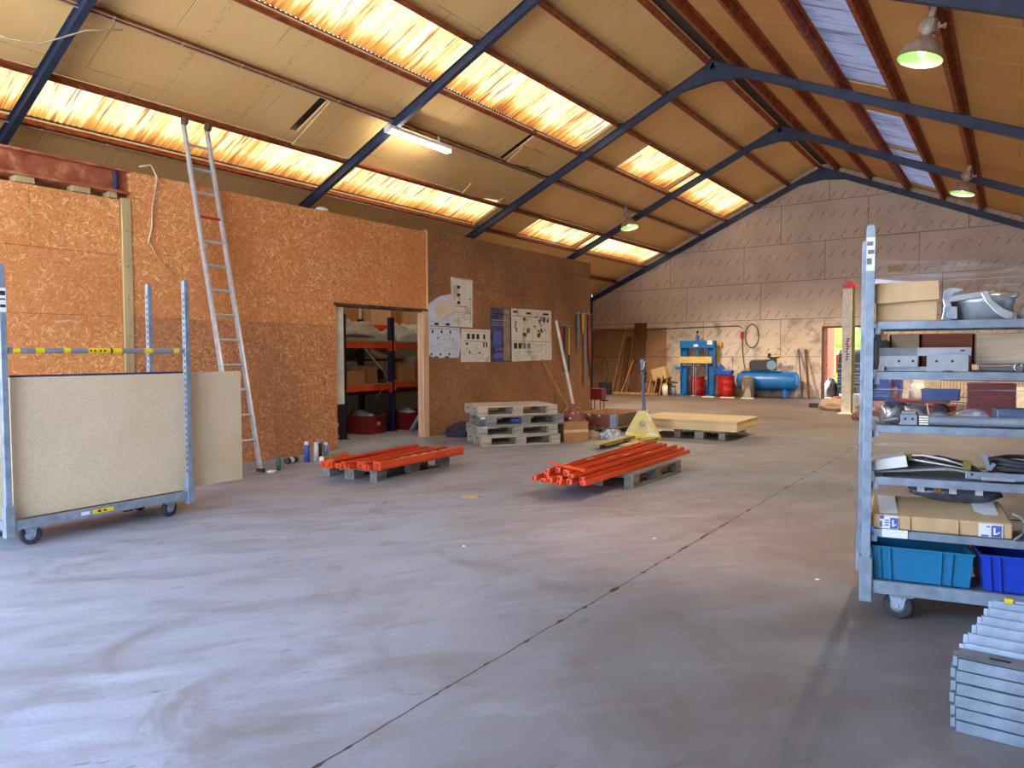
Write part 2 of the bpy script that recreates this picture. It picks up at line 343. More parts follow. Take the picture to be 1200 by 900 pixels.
# ---------------------------------------------------------------- geometry
def rotz(a): return Matrix.Rotation(a, 4, 'Z')
def frame_from(p0, p1, up=Vector((0, 0, 1))):
    z = (Vector(p1) - Vector(p0)).normalized()
    x = up.cross(z)
    if x.length < 1e-4: x = Vector((1, 0, 0)).cross(z)
    x.normalize(); y = z.cross(x)
    m = Matrix((x, y, z)).transposed().to_4x4(); m.translation = Vector(p0)
    return m
class G:
    def __init__(s): s.v = []; s.f = []; s.mi = []; s.sm = []
    def add(s, vs, fs, m=0, smooth=False, mat=None):
        o = len(s.v)
        s.v += [tuple(mat @ Vector(p)) if mat is not None else tuple(p) for p in vs]
        for f in fs: s.f.append([i + o for i in f]); s.mi.append(m); s.sm.append(smooth)
        return s
    def box(s, c, d, m=0, mat=None, rz=0.0, taper=1.0):
        x, y, z = d[0] / 2, d[1] / 2, d[2] / 2
        vs = []
        for k, zz in ((1, -z), (taper, z)):
            for px, py in ((-x, -y), (x, -y), (x, y), (-x, y)):
                vs.append(Vector((px * k, py * k, zz)))
        if rz: vs = [rotz(rz) @ p for p in vs]
        vs = [p + Vector(c) for p in vs]
        return s.add(vs, [(3, 2, 1, 0), (4, 5, 6, 7), (0, 1, 5, 4), (1, 2, 6, 5), (2, 3, 7, 6), (3, 0, 4, 7)], m, False, mat)
    def span(s, a, b, m=0, mat=None):
        return s.box([(a[i] + b[i]) / 2 for i in range(3)], [abs(b[i] - a[i]) for i in range(3)], m, mat)
    def bar(s, p0, p1, w, h, m=0, up=(0, 0, 1)):
        """a straight square bar from p0 to p1"""
        mt = frame_from(p0, p1, Vector(up)); L = (Vector(p1) - Vector(p0)).length
        return s.box((0, 0, L / 2), (w, h, L), m, mt)
    def cyl(s, p0, p1, r0, r1=None, n=14, m=0, caps=True, mat=None):
        r1 = r0 if r1 is None else r1
        mt = frame_from(p0, p1); L = (Vector(p1) - Vector(p0)).length
        if mat is not None: mt = mat @ mt
        ring = lambda r, z: [(r * math.cos(2 * PI * i / n), r * math.sin(2 * PI * i / n), z) for i in range(n)]
        s.add(ring(r0, 0) + ring(r1, L), [(i, (i + 1) % n, n + (i + 1) % n, n + i) for i in range(n)], m, True, mt)
        if caps:
            if r0 > 1e-6: s.add(ring(r0, 0), [tuple(range(n - 1, -1, -1))], m, False, mt)
            if r1 > 1e-6: s.add(ring(r1, L), [tuple(range(n))], m, False, mt)
        return s
    def lathe(s, prof, n=24, m=0, mat=None, closed=False):
        vs = [(r * math.cos(2 * PI * i / n), r * math.sin(2 * PI * i / n), z) for r, z in prof for i in range(n)]
        fs = []
        for k in range(len(prof) - 1):
            for i in range(n):
                j = (i + 1) % n
                fs.append((k * n + i, k * n + j, (k + 1) * n + j, (k + 1) * n + i))
        return s.add(vs, fs, m, True, mat)
    def tube(s, pts, r, n=6, m=0):
        pts = [Vector(p) for p in pts]; vs = []; fs = []
        for i, p in enumerate(pts):
            d = (pts[min(i + 1, len(pts) - 1)] - pts[max(i - 1, 0)]).normalized()
            a = Vector((0, 0, 1)).cross(d)
            if a.length < .1: a = Vector((1, 0, 0)).cross(d)
            a.normalize(); b = d.cross(a)
            for k in range(n):
                t = 2 * PI * k / n
                vs.append(p + a * (r * math.cos(t)) + b * (r * math.sin(t)))
        for i in range(len(pts) - 1):
            for k in range(n):
                j = (k + 1) % n
                fs.append((i * n + k, i * n + j, (i + 1) * n + j, (i + 1) * n + k))
        fs += [tuple(range(n - 1, -1, -1)), tuple(range((len(pts) - 1) * n, len(pts) * n))]
        return s.add(vs, fs, m, True)
    def prism(s, poly, h0, h1, m=0, mat=None):
        """polygon in xy, extruded from z=h0 to z=h1"""
        n = len(poly)
        vs = [(x, y, h0) for x, y in poly] + [(x, y, h1) for x, y in poly]
        fs = [tuple(range(n - 1, -1, -1)), tuple(range(n, 2 * n))] + [(i, (i + 1) % n, n + (i + 1) % n, n + i) for i in range(n)]
        return s.add(vs, fs, m, False, mat)
    def grid(s, nx, ny, fn, m=0, smooth=True):
        vs = [fn(i / nx, j / ny) for j in range(ny + 1) for i in range(nx + 1)]
        fs = [(j * (nx + 1) + i, j * (nx + 1) + i + 1, (j + 1) * (nx + 1) + i + 1, (j + 1) * (nx + 1) + i) for j in range(ny) for i in range(nx)]
        return s.add(vs, fs, m, smooth)
    def lump(s, c, r, seed, rough=.3, n=20, k=14, m=0, floor=None, freq=2.2):
        """a crumpled heap: an ellipsoid broken up by noise"""
        vs = []
        for j in range(k + 1):
            th = PI * j / k
            for i in range(n):
                ph = 2 * PI * i / n
                d = Vector((math.sin(th) * math.cos(ph), math.sin(th) * math.sin(ph), math.cos(th)))
                q = 1 + rough * (noise.noise(d * freq + Vector((seed, seed * 2, 0))) + .6 * noise.noise(d * freq * 2.7 + Vector((0, seed, 3))))
                p = Vector((c[0] + d.x * r[0] * q, c[1] + d.y * r[1] * q, c[2] + d.z * r[2] * q))
                if floor is not None: p.z = max(floor, p.z)
                vs.append(p)
        fs = [(j * n + i, (j + 1) * n + i, (j + 1) * n + (i + 1) % n, j * n + (i + 1) % n) for j in range(k) for i in range(n)]
        return s.add(vs, fs, m, True)

def mesh(name, g, mats):
    me = bpy.data.meshes.new(name)
    me.from_pydata(g.v, [], g.f)
    for k in (mats if isinstance(mats, (list, tuple)) else [mats]): me.materials.append(M[k])
    me.polygons.foreach_set('material_index', g.mi)
    me.polygons.foreach_set('use_smooth', g.sm)
    me.update()
    return me
def part(parent, name, g, mats, bevel=0.0, label=None):
    o = bpy.data.objects.new(name, mesh(name, g, mats)); COL.objects.link(o)
    if parent is not None: o.parent = parent
    if bevel:
        b = o.modifiers.new('bevel', 'BEVEL'); b.width = bevel; b.segments = 2; b.limit_method = 'ANGLE'; b.angle_limit = R(40)
    if label: o['label'] = label
    return o
def tag(o, label, cat, group=None):
    o['label'] = label; o['category'] = cat
    if group: o['group'] = group
    return o
def thing(name, label, cat, loc=(0, 0, 0), rz=0.0, group=None):
    o = bpy.data.objects.new(name, None); COL.objects.link(o)
    o.location = loc; o.rotation_euler = (0, 0, rz); o.empty_display_size = .1
    return tag(o, label, cat, group)
def solo(name, g, mats, label, cat, loc=(0, 0, 0), rz=0.0, group=None, bevel=0.0):
    o = part(None, name, g, mats, bevel)
    o.location = loc; o.rotation_euler = (0, 0, rz)
    return tag(o, label, cat, group)
def struct(name, g, mats, bevel=0.0):
    o = part(None, name, g, mats, bevel); o['kind'] = 'structure'
    return o
def dup(o, parent=None):
    c = o.copy(); COL.objects.link(c); c.parent = parent
    for ch in o.children: dup(ch, c)
    return c

# ================================================================ THE HALL
XW = -7.65            # face of the OSB partition
XE, XR = -12.2, 2.94  # outer walls
YB, YF = 22.1, -1.3   # end walls
RX, RZ, SL = -4.63, 6.68, .447
NL = math.hypot(1, SL)
def zr(x, off=0.0):   # height of the purlin underside (off: distance below it, square to the slope)
    return RZ - SL * abs(x - RX) - off * NL
def slope_pt(side, x, y, off):
    """a point on the roof plane moved square to the slope (off > 0 is down into the hall)"""
    nx = SL / NL * (1 if side < 0 else -1)
    return Vector((x + nx * off, y, RZ - SL * abs(x - RX) - off / NL))

g = G().add([(XE, YF - .2, 0), (XR, YF - .2, 0), (XR, YB + 2.2, 0), (XE, YB + 2.2, 0)], [(0, 1, 2, 3)])
struct('floor', g, 'floor')
g = G().add([(-40, -40, -.03), (40, -40, -.03), (40, 60, -.03), (-40, 60, -.03)], [(0, 1, 2, 3)])
struct('ground', g, 'render')

# --- partition of OSB sheets on the left
def panels(g, y0, y1, zs, ys, m_of, x=XW, t=.02, gap=.004):
    for i in range(len(zs) - 1):
        row = [y0] + [y for y in ys[i] if y0 < y < y1] + [y1]
        for a, b in zip(row, row[1:]):
            g.span((x - t, a + gap / 2, zs[i] + gap / 2), (x + rnd.uniform(-.0015, .0015), b - gap / 2, zs[i + 1] - gap / 2), m_of(i))
g = G()
panels(g, YF, 3.74, [0, .62, 1.72, 2.36, 2.945], [[1.2], [1.9], [.2, 2.62], [2.35, 2.9], []], lambda i: 0, XW - .03)
g.span((XW - .12, YF, 0), (XW - .052, 3.74, 2.9))
struct('wall_left', g, ['osb', 'osb_low'])
g = G()
panels(g, 3.84, 6.60, [0, 1.72, 3.255], [[5.6], [4.95]], lambda i: 1 if i == 0 else 0)
panels(g, 6.60, 8.45, [2.005, 3.255], [[7.4]], lambda i: 0)
g.span((XW - .1, 3.84, 0), (XW - .021, 6.60, 3.24)); g.span((XW - .1, 6.60, 2.03), (XW - .021, 8.45, 3.24))
struct('wall_left.001', g, ['osb', 'osb_low'])
g = G()
panels(g, 8.46, 13.78, [0, 1.22, 2.44, 3.0, 3.31], [[10.9], [9.7, 12.1], [10.2, 12.75], [12.42]], lambda i: 0)
g.span((XW - .1, 8.46, 0), (XW - .021, 13.78, 3.3)); g.span((XE, 13.68, 0), (XW - .02, 13.78, 3.3))
struct('wall_left.002', g, ['osb_old'])
# door lining of the store room
g = G().span((XW - .12, 8.36, 0), (XW + .012, 8.45, 2.0)).span((XW - .02, 8.45, 0), (XW + .014, 8.478, 3.27))
struct('door_1', g, 'jamb', .003)
g = G().span((XW - .1, 6.55, 2.0), (XW + .02, 8.45, 2.035)).span((XW - .1, 6.6, 1.985), (XW - .01, 8.36, 2.0))
struct('trim_1', g, 'rust_dk', .002)
g = G().span((XW - .09, 6.6, .62), (XW - .06, 6.78, 2.0))
struct('trim_2', g, 'plaster')
# bolted batten post at the break of the partition
g = G().span((XW - .045, 3.745, 0), (XW + .012, 3.835, 2.96))
for z in (.5, 1.35, 1.52, 1.9, 2.25, 2.62): g.cyl((XW + .012, 3.79, z), (XW + .02, 3.79, z), .014, n=8, m=1)
struct('trim_3', g, ['batten', 'galv_dull'])
# rusty beam lying over the lower part of the partition, packed up on blocks
g = G()
g.span((XW - .16, YF, 3.235), (XW + .03, 3.82, 3.255)).span((XW - .07, YF, 3.03), (XW - .055, 3.82, 3.235)).span((XW - .16, YF, 3.005), (XW + .03, 3.82, 3.03))
g.span((XW - .05, 3.68, 3.03), (XW + .02, 3.695, 3.235), 1)
struct('steel_beam', g, ['ibeam', 'rafter'])
for i, (ya, yb) in enumerate(((2.78, 2.94), (3.28, 3.44), (3.62, 3.7), (1.2, 1.4), (-.2, 0))):
    solo('packing_block', G().span((XW - .14, ya, 2.95), (XW - .0, yb, 3.004)), 'batten',
         ['small wood packing block under the rusty beam, midway along the bare gap', 'small wood packing block under the rusty beam, next but one from the batten post',
          'small wood packing block under the rusty beam, closest to the batten post', 'small wood packing block under the rusty beam, next to the hall entrance end',
          'small wood packing block under the rusty beam, at the hall entrance end'][i], 'block')

# --- back wall of stamped boards with a doorway in it
g = G()
rows = [0, 1.22, 2.345, 3.465, 4.58, 5.72, 6.9]
joints = [[-9.6, -7.2, -4.53], [-10.5, -8.15, -5.76, -4.53, -3.2, -.9], [-11.1, -8.71, -6.36, -3.97, -1.61], [-9.28, -6.87, -4.54, -2.16], [-8.12, -5.78, -3.42, -1.04], [-6.8, -4.44, -2.0]]
def clip_roof(x0, x1, z0, z1):
    """corners of a board cut off by the roof slope"""
    xs = sorted({x0, x1, *([RX] if x0 < RX < x1 else [])})
    for zc in (z0, z1):
        for sgn in (-1, 1):
            xc = RX + sgn * (RZ + .15 - zc) / SL
            if x0 < xc < x1: xs.append(xc)
    xs = sorted(set(xs))
    top = [(x, min(z1, zr(x) + .15)) for x in xs]
    if all(z <= z0 for _, z in top): return None
    top = [(x, max(z0, z)) for x, z in top]
    poly = [(x0, z0), (x1, z0)] + top[::-1]
    out = []
    for p in poly:
        if not out or (abs(p[0] - out[-1][0]) + abs(p[1] - out[-1][1])) > 1e-4: out.append(p)
    if abs(out[0][0] - out[-1][0]) + abs(out[0][1] - out[-1][1]) < 1e-4: out.pop()
    return out if len(out) > 2 else None
DX0, DX1, DZ = -4.53, -3.05, 2.05
for i in range(6):
    xs = [XE] + joints[i] + [XR]
    for a, b in zip(xs, xs[1:]):
        segs = [(a, b, rows[i], rows[i + 1])]
        if rows[i] < DZ:   # the doorway
            segs = []
            if a < DX0: segs.append((a, min(b, DX0), rows[i], rows[i + 1]))
            if b > DX1: segs.append((max(a, DX1), b, rows[i], rows[i + 1]))
            if rows[i + 1] > DZ and a < DX1 and b > DX0: segs.append((max(a, DX0), min(b, DX1), DZ, rows[i + 1]))
        for x0, x1, z0, z1 in segs:
            if x1 - x0 < .02: continue
            p = clip_roof(x0 + .007, x1 - .007, z0 + .007, z1 - .007)
            if not p: continue
            mt = Matrix.Translation((0, YB + .0, 0)) @ Matrix.Rotation(PI / 2, 4, 'X')
            g.prism([(x, z) for x, z in p], -.02, rnd.uniform(-.001, .001), 0, mt)
for x0, x1, z0 in ((XE, DX0, 0), (DX0, DX1, DZ), (DX1, XR, 0)):
    p = clip_roof(x0, x1, z0, 6.9)
    g.prism(p, -.16, -.021, 1, Matrix.Translation((0, YB, 0)) @ Matrix.Rotation(PI / 2, 4, 'X'))
struct('wall_back', g, ['back', 'rust_dk'])
g = G().span((DX0 - .06, YB - .02, 0), (DX0, YB + .16, DZ + .05)).span((DX0, YB - .02, DZ), (DX1, YB + .16, DZ + .05)).span((DX1, YB - .02, 0), (DX1 + .06, YB + .16, DZ + .05))
struct('door_2', g, 'plank')
# outer side walls and the front with its wide open gateway
struct('wall_outer', G().span((XE - .2, YF, 0), (XE, YB, 3.5)).span((XE, YF, 0), (XW - .3, YF + .1, 3.3)), 'shellwall')
struct('wall_right', G().span((XR, YF, 0), (XR + .2, YB, 3.5)), 'shellwall')
g = G()
GX0, GX1, GZ = -9.2, -.7, 4.4
mt = Matrix.Translation((0, YF, 0)) @ Matrix.Rotation(PI / 2, 4, 'X')
for x0, x1, z0, z1 in ((XE, GX0, 0, 7.2), (GX0, GX1, GZ, 7.2), (GX1, XR, 0, 7.2)):
    g.prism(clip_roof(x0, x1, z0, z1), 0, .15, 0, mt)
struct('wall_front', g, 'shellwall')

# --- roof: purlins, boards between them, translucent strips, outer sheets
PL = [-10.2, -9.37, -8.29, -7.46, -6.55, -5.59, -4.72]            # lower edges, left slope
PR = [-4.22, -3.36, -2.45, -1.60, -.76, .25, 1.3, 2.3]
RY = [-.98, 3.65, 8.33, 12.95, 17.5, 22.02]                       # portal frames
Y0, Y1 = YF - .15, YB + .15
def purlin(side, x, name='purlin_beam'):
    d = 1 if side < 0 else -1
    P = lambda s, o: slope_pt(side, x + s * d / NL, 0, o)
    g = G()
    # Z profile: lower flange, web, upper flange, stiffening lip
    prof = [(0, 0), (.075, 0), (.075, -.02), (.068, -.02), (.068, -.006), (.006, -.006), (.006, -.125), (-.07, -.125), (-.07, -.131), (0, -.131)]
    pts = [P(a, o) for a, o in prof]
    n = len(pts)
    vs = [(p.x, Y0, p.z) for p in pts] + [(p.x, Y1, p.z) for p in pts]
    fs = [tuple(range(n)), tuple(range(2 * n - 1, n - 1, -1))] + [(i, n + i, n + (i + 1) % n, (i + 1) % n) for i in range(n)]
    g.add(vs, fs)
    struct(name, g, 'purlin')
for x in PL + [-11.2]: purlin(-1, x)
for x in PR: purlin(1, x)
# tan boards: panel by panel so that some can sag or be missing
OB = -.135
def ceil_panel(g, side, xa, xb, ya, yb, off=OB, th=.03, m=0):
    a = [slope_pt(side, xa, ya, off), slope_pt(side, xb, ya, off), slope_pt(side, xb, yb, off), slope_pt(side, xa, yb, off)]
    b = [slope_pt(side, xa, ya, off - th), slope_pt(side, xb, ya, off - th), slope_pt(side, xb, yb, off - th), slope_pt(side, xa, yb, off - th)]
    g.add(a + b, [(0, 1, 2, 3), (7, 6, 5, 4), (0, 4, 5, 1), (1, 5, 6, 2), (2, 6, 7, 3), (3, 7, 4, 0)], m)
SKY_L = [(Y0, 12.95), (14.67, 17.42), (17.58, 21.95)]
SKY_R = [(Y0, 12.95), (14.6, 17.42), (17.58, 21.6)]
def inv(spans):
    out = []; y = Y0
    for a, b in spans:
        if a > y + .01: out.append((y, a))
        y = b
    if y < Y1: out.append((y, Y1))
    return out
g = G()
edges = [XE - .1, -11.2] + PL + [RX]
HOLES = [(-9.15, -8.29, 7.05, 7.2), (-8.29, -7.46, 11.35, 11.5), (-8.29, -7.8, 11.9, 12.4), (-9.37, -9.0, 12.2, 12.75)]
for i in range(len(edges) - 1):
    xa, xb = edges[i], edges[i + 1]
    sky = abs(xa + 10.2) < .01 or abs(xa + 7.46) < .01
    for ya, yb in (inv(SKY_L) if sky else [(Y0, Y1)]):
        cuts = sorted({ya, yb, *[h[k] for h in HOLES for k in (2, 3) if h[0] >= xa - .01 and h[1] <= xb + .01 and ya < h[k] < yb]})
        for c, d in zip(cuts, cuts[1:]):
            hs = [h for h in HOLES if h[0] >= xa - .01 and h[1] <= xb + .01 and abs(h[2] - c) < .001]
            if hs:
                h = hs[0]
                if h[0] > xa + .02: ceil_panel(g, -1, xa, h[0], c, d)
                if h[1] < xb - .02: ceil_panel(g, -1, h[1], xb, c, d)
            else: ceil_panel(g, -1, xa, xb, c, d)
struct('ceiling_left', g, 'board')
g = G()
edges = [RX] + PR + [XR + .1]
for i in range(len(edges) - 1):
    xa, xb = edges[i], edges[i + 1]
    sky = abs(xa + 2.45) < .01
    for ya, yb in (inv(SKY_R) if sky else [(Y0, Y1)]): ceil_panel(g, 1, xb, xa, ya, yb)
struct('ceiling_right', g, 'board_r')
# boards that have come loose and hang from one edge
def loose(xa, xb, y0, y1, dz, label):
    a = slope_pt(-1, xa, y0, OB + .01); b = slope_pt(-1, xb, y0, OB + .01); c = slope_pt(-1, xb, y1, OB + .005); d = slope_pt(-1, xa, y1, OB + .005)
    a.z -= dz; b.z -= dz * .35
    vs = [a, b, c, d] + [p + Vector((0, 0, .03)) for p in (a, b, c, d)]
    g = G().add(vs, [(3, 2, 1, 0), (4, 5, 6, 7), (0, 1, 5, 4), (1, 2, 6, 5), (2, 3, 7, 6), (3, 0, 4, 7)])
    solo('ceiling_board_offcut', g, 'board', label, 'board')
loose(-9.3, -8.36, 7.2, 8.25, .12, 'loose tan roof board hanging down just before the second blue frame')
loose(-8.22, -7.82, 11.5, 12.4, .10, 'broken tan roof board sagging above the cable purlin by the third blue frame')
loose(-9.3, -9.02, 11.4, 12.72, .12, 'broken tan roof board sagging below the cable purlin by the third blue frame')
# translucent strips
def sky_strip(name, side, xa, xb, ya, yb, m):
    ya -= .06; yb += .06
    pitch = .076; n = int((yb - ya) / pitch) * 6
    def fn(u, v):
        y = ya + (yb - ya) * u
        x = xa + (xb - xa) * v
        return slope_pt(side, x, y, OB - .05 + .016 * math.sin(2 * PI * y / pitch))
    struct(name, G().grid(n, 3, fn), m)
k = 1
for xa, xb in ((-10.2, -9.37), (-7.46, -6.55)):
    for ya, yb in SKY_L: sky_strip('window_%d' % k, -1, xa + .01, xb + .07, ya, yb, 'sky_warm'); k += 1
for ya, yb in SKY_R: sky_strip('window_%d' % k, 1, -2.52, -1.6, ya, yb, 'sky_cool'); k += 1
# outer roof sheets (dark underside seen through the gaps), open over the translucent strips
def outer(side, strips, spans, x0, x1):
    g = G()
    xs = sorted({x0, x1, *[v for s in strips for v in s]})
    for xa, xb in zip(xs, xs[1:]):
        is_sky = any(abs(xa - s[0]) < .001 for s in strips)
        for ya, yb in (inv(spans) if is_sky else [(Y0 - .3, Y1 + .3)]):
            ceil_panel(g, side, xa, xb, ya, yb, OB - .09, .012)
    return g
struct('roof_slab', outer(-1, [(-10.22, -9.29), (-7.48, -6.47)], SKY_L, XE - .5, RX), 'roofsheet')
struct('roof_slab.001', outer(1, [(-2.54, -1.58)], SKY_R, RX, XR + .5), 'roofsheet')
# blue portal frames: I-section rafters, a gusset at the ridge
for i, y in enumerate(RY):
    g = G()
    hw = .04
    for side, xe in ((-1, XE), (1, XR)):
        d = 1 if side < 0 else -1
        for o0, o1, w in ((0.0, .01, hw), (.01, .14, .006), (.14, .15, hw)):
            a = slope_pt(side, xe, 0, o0); b = slope_pt(side, RX, 0, o0); c = slope_pt(side, RX, 0, o1); e = slope_pt(side, xe, 0, o1)
            vs = [(p.x, y - w, p.z) for p in (a, b, c, e)] + [(p.x, y + w, p.z) for p in (a, b, c, e)]
            g.add(vs, [(0, 1, 2, 3), (7, 6, 5, 4), (0, 4, 5, 1), (1, 5, 6, 2), (2, 6, 7, 3), (3, 7, 4, 0)])
        g.span((xe - .05, y - hw, 0), (xe + .05, y + hw, zr(xe)))
    zb = RZ - .19
    poly = [(RX - .62, zr(RX - .62) - .15), (RX, zb - .16), (RX + .62, zr(RX + .62) - .15), (RX, zb + .02)]
    for yy in (y - .03, y + .03):
        g.prism(poly, -.006, .006, 0, Matrix.Translation((0, yy, 0)) @ Matrix.Rotation(PI / 2, 4, 'X'))
    g.prism([(RX - .62, zr(RX - .62) - .165), (RX, zb - .175), (RX + .62, zr(RX + .62) - .165), (RX, zb - .16)], -hw, hw, 0, Matrix.Translation((0, y, 0)) @ Matrix.Rotation(PI / 2, 4, 'X'))
    # cleats that hold the purlins
    for side, xs in ((-1, PL), (1, PR)):
        for x in xs:
            p = slope_pt(side, x, y, -.05); g.box(p + Vector((.05 if side < 0 else -.05, 0, 0)), (.1, .07, .07))
    struct('rafter_beam', g, 'rafter')
# ridge gap: dark cap between the two ridge purlins
struct('roof_trim', G().span((RX - .06, Y0, RZ + .09), (RX + .38, Y1, RZ + .1)), 'roofsheet')

# ================================================================ LAMPS AND CABLES ON THE ROOF
def bay_lamp(x, y, side, label):
    z = zr(x) - .08
    t = thing('bay_lamp', label, 'lamp', (x, y, z), 0, 'bell-shaped hanging lamps')
    t.rotation_euler = (R(-4), R(13) * (1 if side > 0 else -1), 0); t.scale = (.86, .86, .86)
    part(t, 'bracket', G().span((-.03, -.05, -.06), (.03, .05, .1)).cyl((0, 0, -.05), (0, 0, -.1), .02), 'lampshell')
    g = G().lathe([(0, -.07), (.085, -.07), (.095, -.09), (.095, -.2), (.085, -.225), (.06, -.23), (.055, -.28), (.075, -.3), (0, -.3)], 20)
    for a in range(6): g.box((.1 * math.cos(a * PI / 3), .1 * math.sin(a * PI / 3), -.15), (.02, .02, .1), 0, None)
    g.cyl((.05, 0, -.16), (.17, .03, -.13), .022).cyl((.17, .03, -.16), (.17, .03, -.1), .016)
    part(t, 'ballast_housing', g, 'lampshell')
    prof = [(.07, -.29), (.115, -.305), (.16, -.345), (.205, -.41), (.238, -.48), (.255, -.545), (.262, -.55), (.256, -.555)]
    part(t, 'shade', G().lathe(prof, 32), 'lampshell')
    inn = [(.256, -.555), (.248, -.545), (.23, -.48), (.198, -.415), (.154, -.352), (.11, -.315), (.0, -.305)]
    part(t, 'reflector', G().lathe(inn, 32), 'reflector')
    part(t, 'bulb', G().lathe([(0, -.36), (.03, -.365), (.05, -.4), (.052, -.45), (.035, -.49), (0, -.5)], 16), 'bulb')
    return t
bay_lamp(-.78, 8.8, 1, 'large greenish-lit bell lamp hanging highest above the loaded trolley')
bay_lamp(-.8, 16.58, 1, 'small bell lamp hanging over the gable wall end, above the tall red-capped beam')
bay_lamp(-8.2, 16.66, -1, 'bell lamp hanging above the hanging straps at the end of the partition')
bay_lamp(-.78, 4.6, 1, 'added unseen bell lamp over the loaded trolley, warming the floor below')  # added out of view for the warm patch on the floor
# fluorescent batten on the cable purlin
t = thing('fluorescent_light', 'long lit white fluorescent batten under the cable purlin', 'lamp', (-8.2, 8.92, zr(-8.25) - .1))
part(t, 'body', G().span((-.06, -.74, -.06), (.06, .74, 0)).span((-.01, -.5, 0), (.01, -.46, .12)).span((-.01, .46, 0), (.01, .5, .12)), 'enamel', .004)
part(t, 'tube', G().cyl((-.035, -.72, -.085), (-.035, .72, -.085), .02), 'tube')
part(t, 'tube', G().cyl((.035, -.72, -.085), (.035, .72, -.085), .02), 'tube')
part(t, 'end_cap', G().span((-.065, -.76, -.11), (.065, -.73, .0)), 'enamel')
part(t, 'end_cap', G().span((-.065, .73, -.11), (.065, .76, .0)), 'enamel')
def conduit(x, dx, y0, y1, label, r=.007, sag=.006):
    pts = []
    n = int((y1 - y0) / .4)
    for i in range(n + 1):
        y = y0 + (y1 - y0) * i / n
        p = slope_pt(-1, x + dx, y, .012 + sag * abs(math.sin(i * 1.7)))
        pts.append(p)
    gg = G().tube(pts, r, 5)
    for p in pts[::2]: gg.box(p, (.03, .02, .02))
    solo('roof_cable', gg, 'cable', label, 'cable')
conduit(-8.29, .02, 0, 22, 'pale cable clipped along the lamp purlin, upper of the pair')
conduit(-8.29, .065, 0, 22, 'pale cable clipped along the lamp purlin, lower of the pair')
conduit(-10.2, .03, 0, 22, 'pale cable clipped along the lowest purlin above the partition')
g = G().tube([(-8.9, 2.9, 4.78), (-8.75, 3.15, 4.66), (-8.6, 3.4, 4.66), (-8.35, 3.75, 4.86), (-8.25, 4.1, 4.97)], .009, 5)
solo('roof_cable', g, 'cable', 'thin cable looping round the first blue frame', 'cable')
# loose wires at the top of the partition
g = G().tube([(XW + .015, 3.93, 3.32), (XW + .02, 4.05, 3.36), (XW + .02, 4.12, 3.24), (XW + .02, 4.06, 2.9), (XW + .02, 4.05, 2.7), (XW + .03, 4.0, 2.52)], .009, 5)
solo('hanging_wire', g, 'cable', 'pale wire hooked over the top of the partition by the batten post', 'wire')
g = G().tube([(XW + .02, 4.02, 2.53), (XW + .02, 4.1, 2.38), (XW + .02, 4.27, 2.22)], .006, 5)
solo('hanging_wire', g, 'batten', 'short brown wire end curling on the wall below the pale wire', 'wire')
solo('foam_scrap', G().lump((XW - .02, 6.4, 3.275), (.05, .1, .03), 3, .2, 12, 8, floor=3.256), 'paper_w', 'pale scrap lying on top of the partition above the doorway', 'scrap')

# ================================================================ LADDER
L0, L1 = Vector((-6.79, 4.47, .02)), Vector((-7.735, 4.49, 3.96))
U = (L1 - L0); LEN = U.length; U.normalize()
t = thing('ladder', 'long aluminium ladder with one red rung leaning on the partition', 'ladder', tuple(L0))
for dy in (0, .285):
    part(t, 'rail', G().bar(Vector((0, dy, 0)), U * LEN + Vector((0, dy, 0)), .06, .026, 0, (0, 1, 0)), 'alu', .002)
    part(t, 'wheel', G().cyl(U * (LEN - .02) + Vector((.03, dy - .02, .02)), U * (LEN - .02) + Vector((.03, dy + .02, .02)), .05, n=18), 'rust_dk')
    part(t, 'foot', G().box((0, dy, .02), (.1, .045, .04)), 'rubber', .004)
nr = 13
for i in range(nr):
    s = LEN - .27 - i * .285
    red = i == 3
    o = part(t, 'rung', G().cyl(U * s + Vector((0, .01, 0)), U * s + Vector((0, .275, 0)), .016, n=8), 'red' if red else 'alu', label='red rung' if red else None)

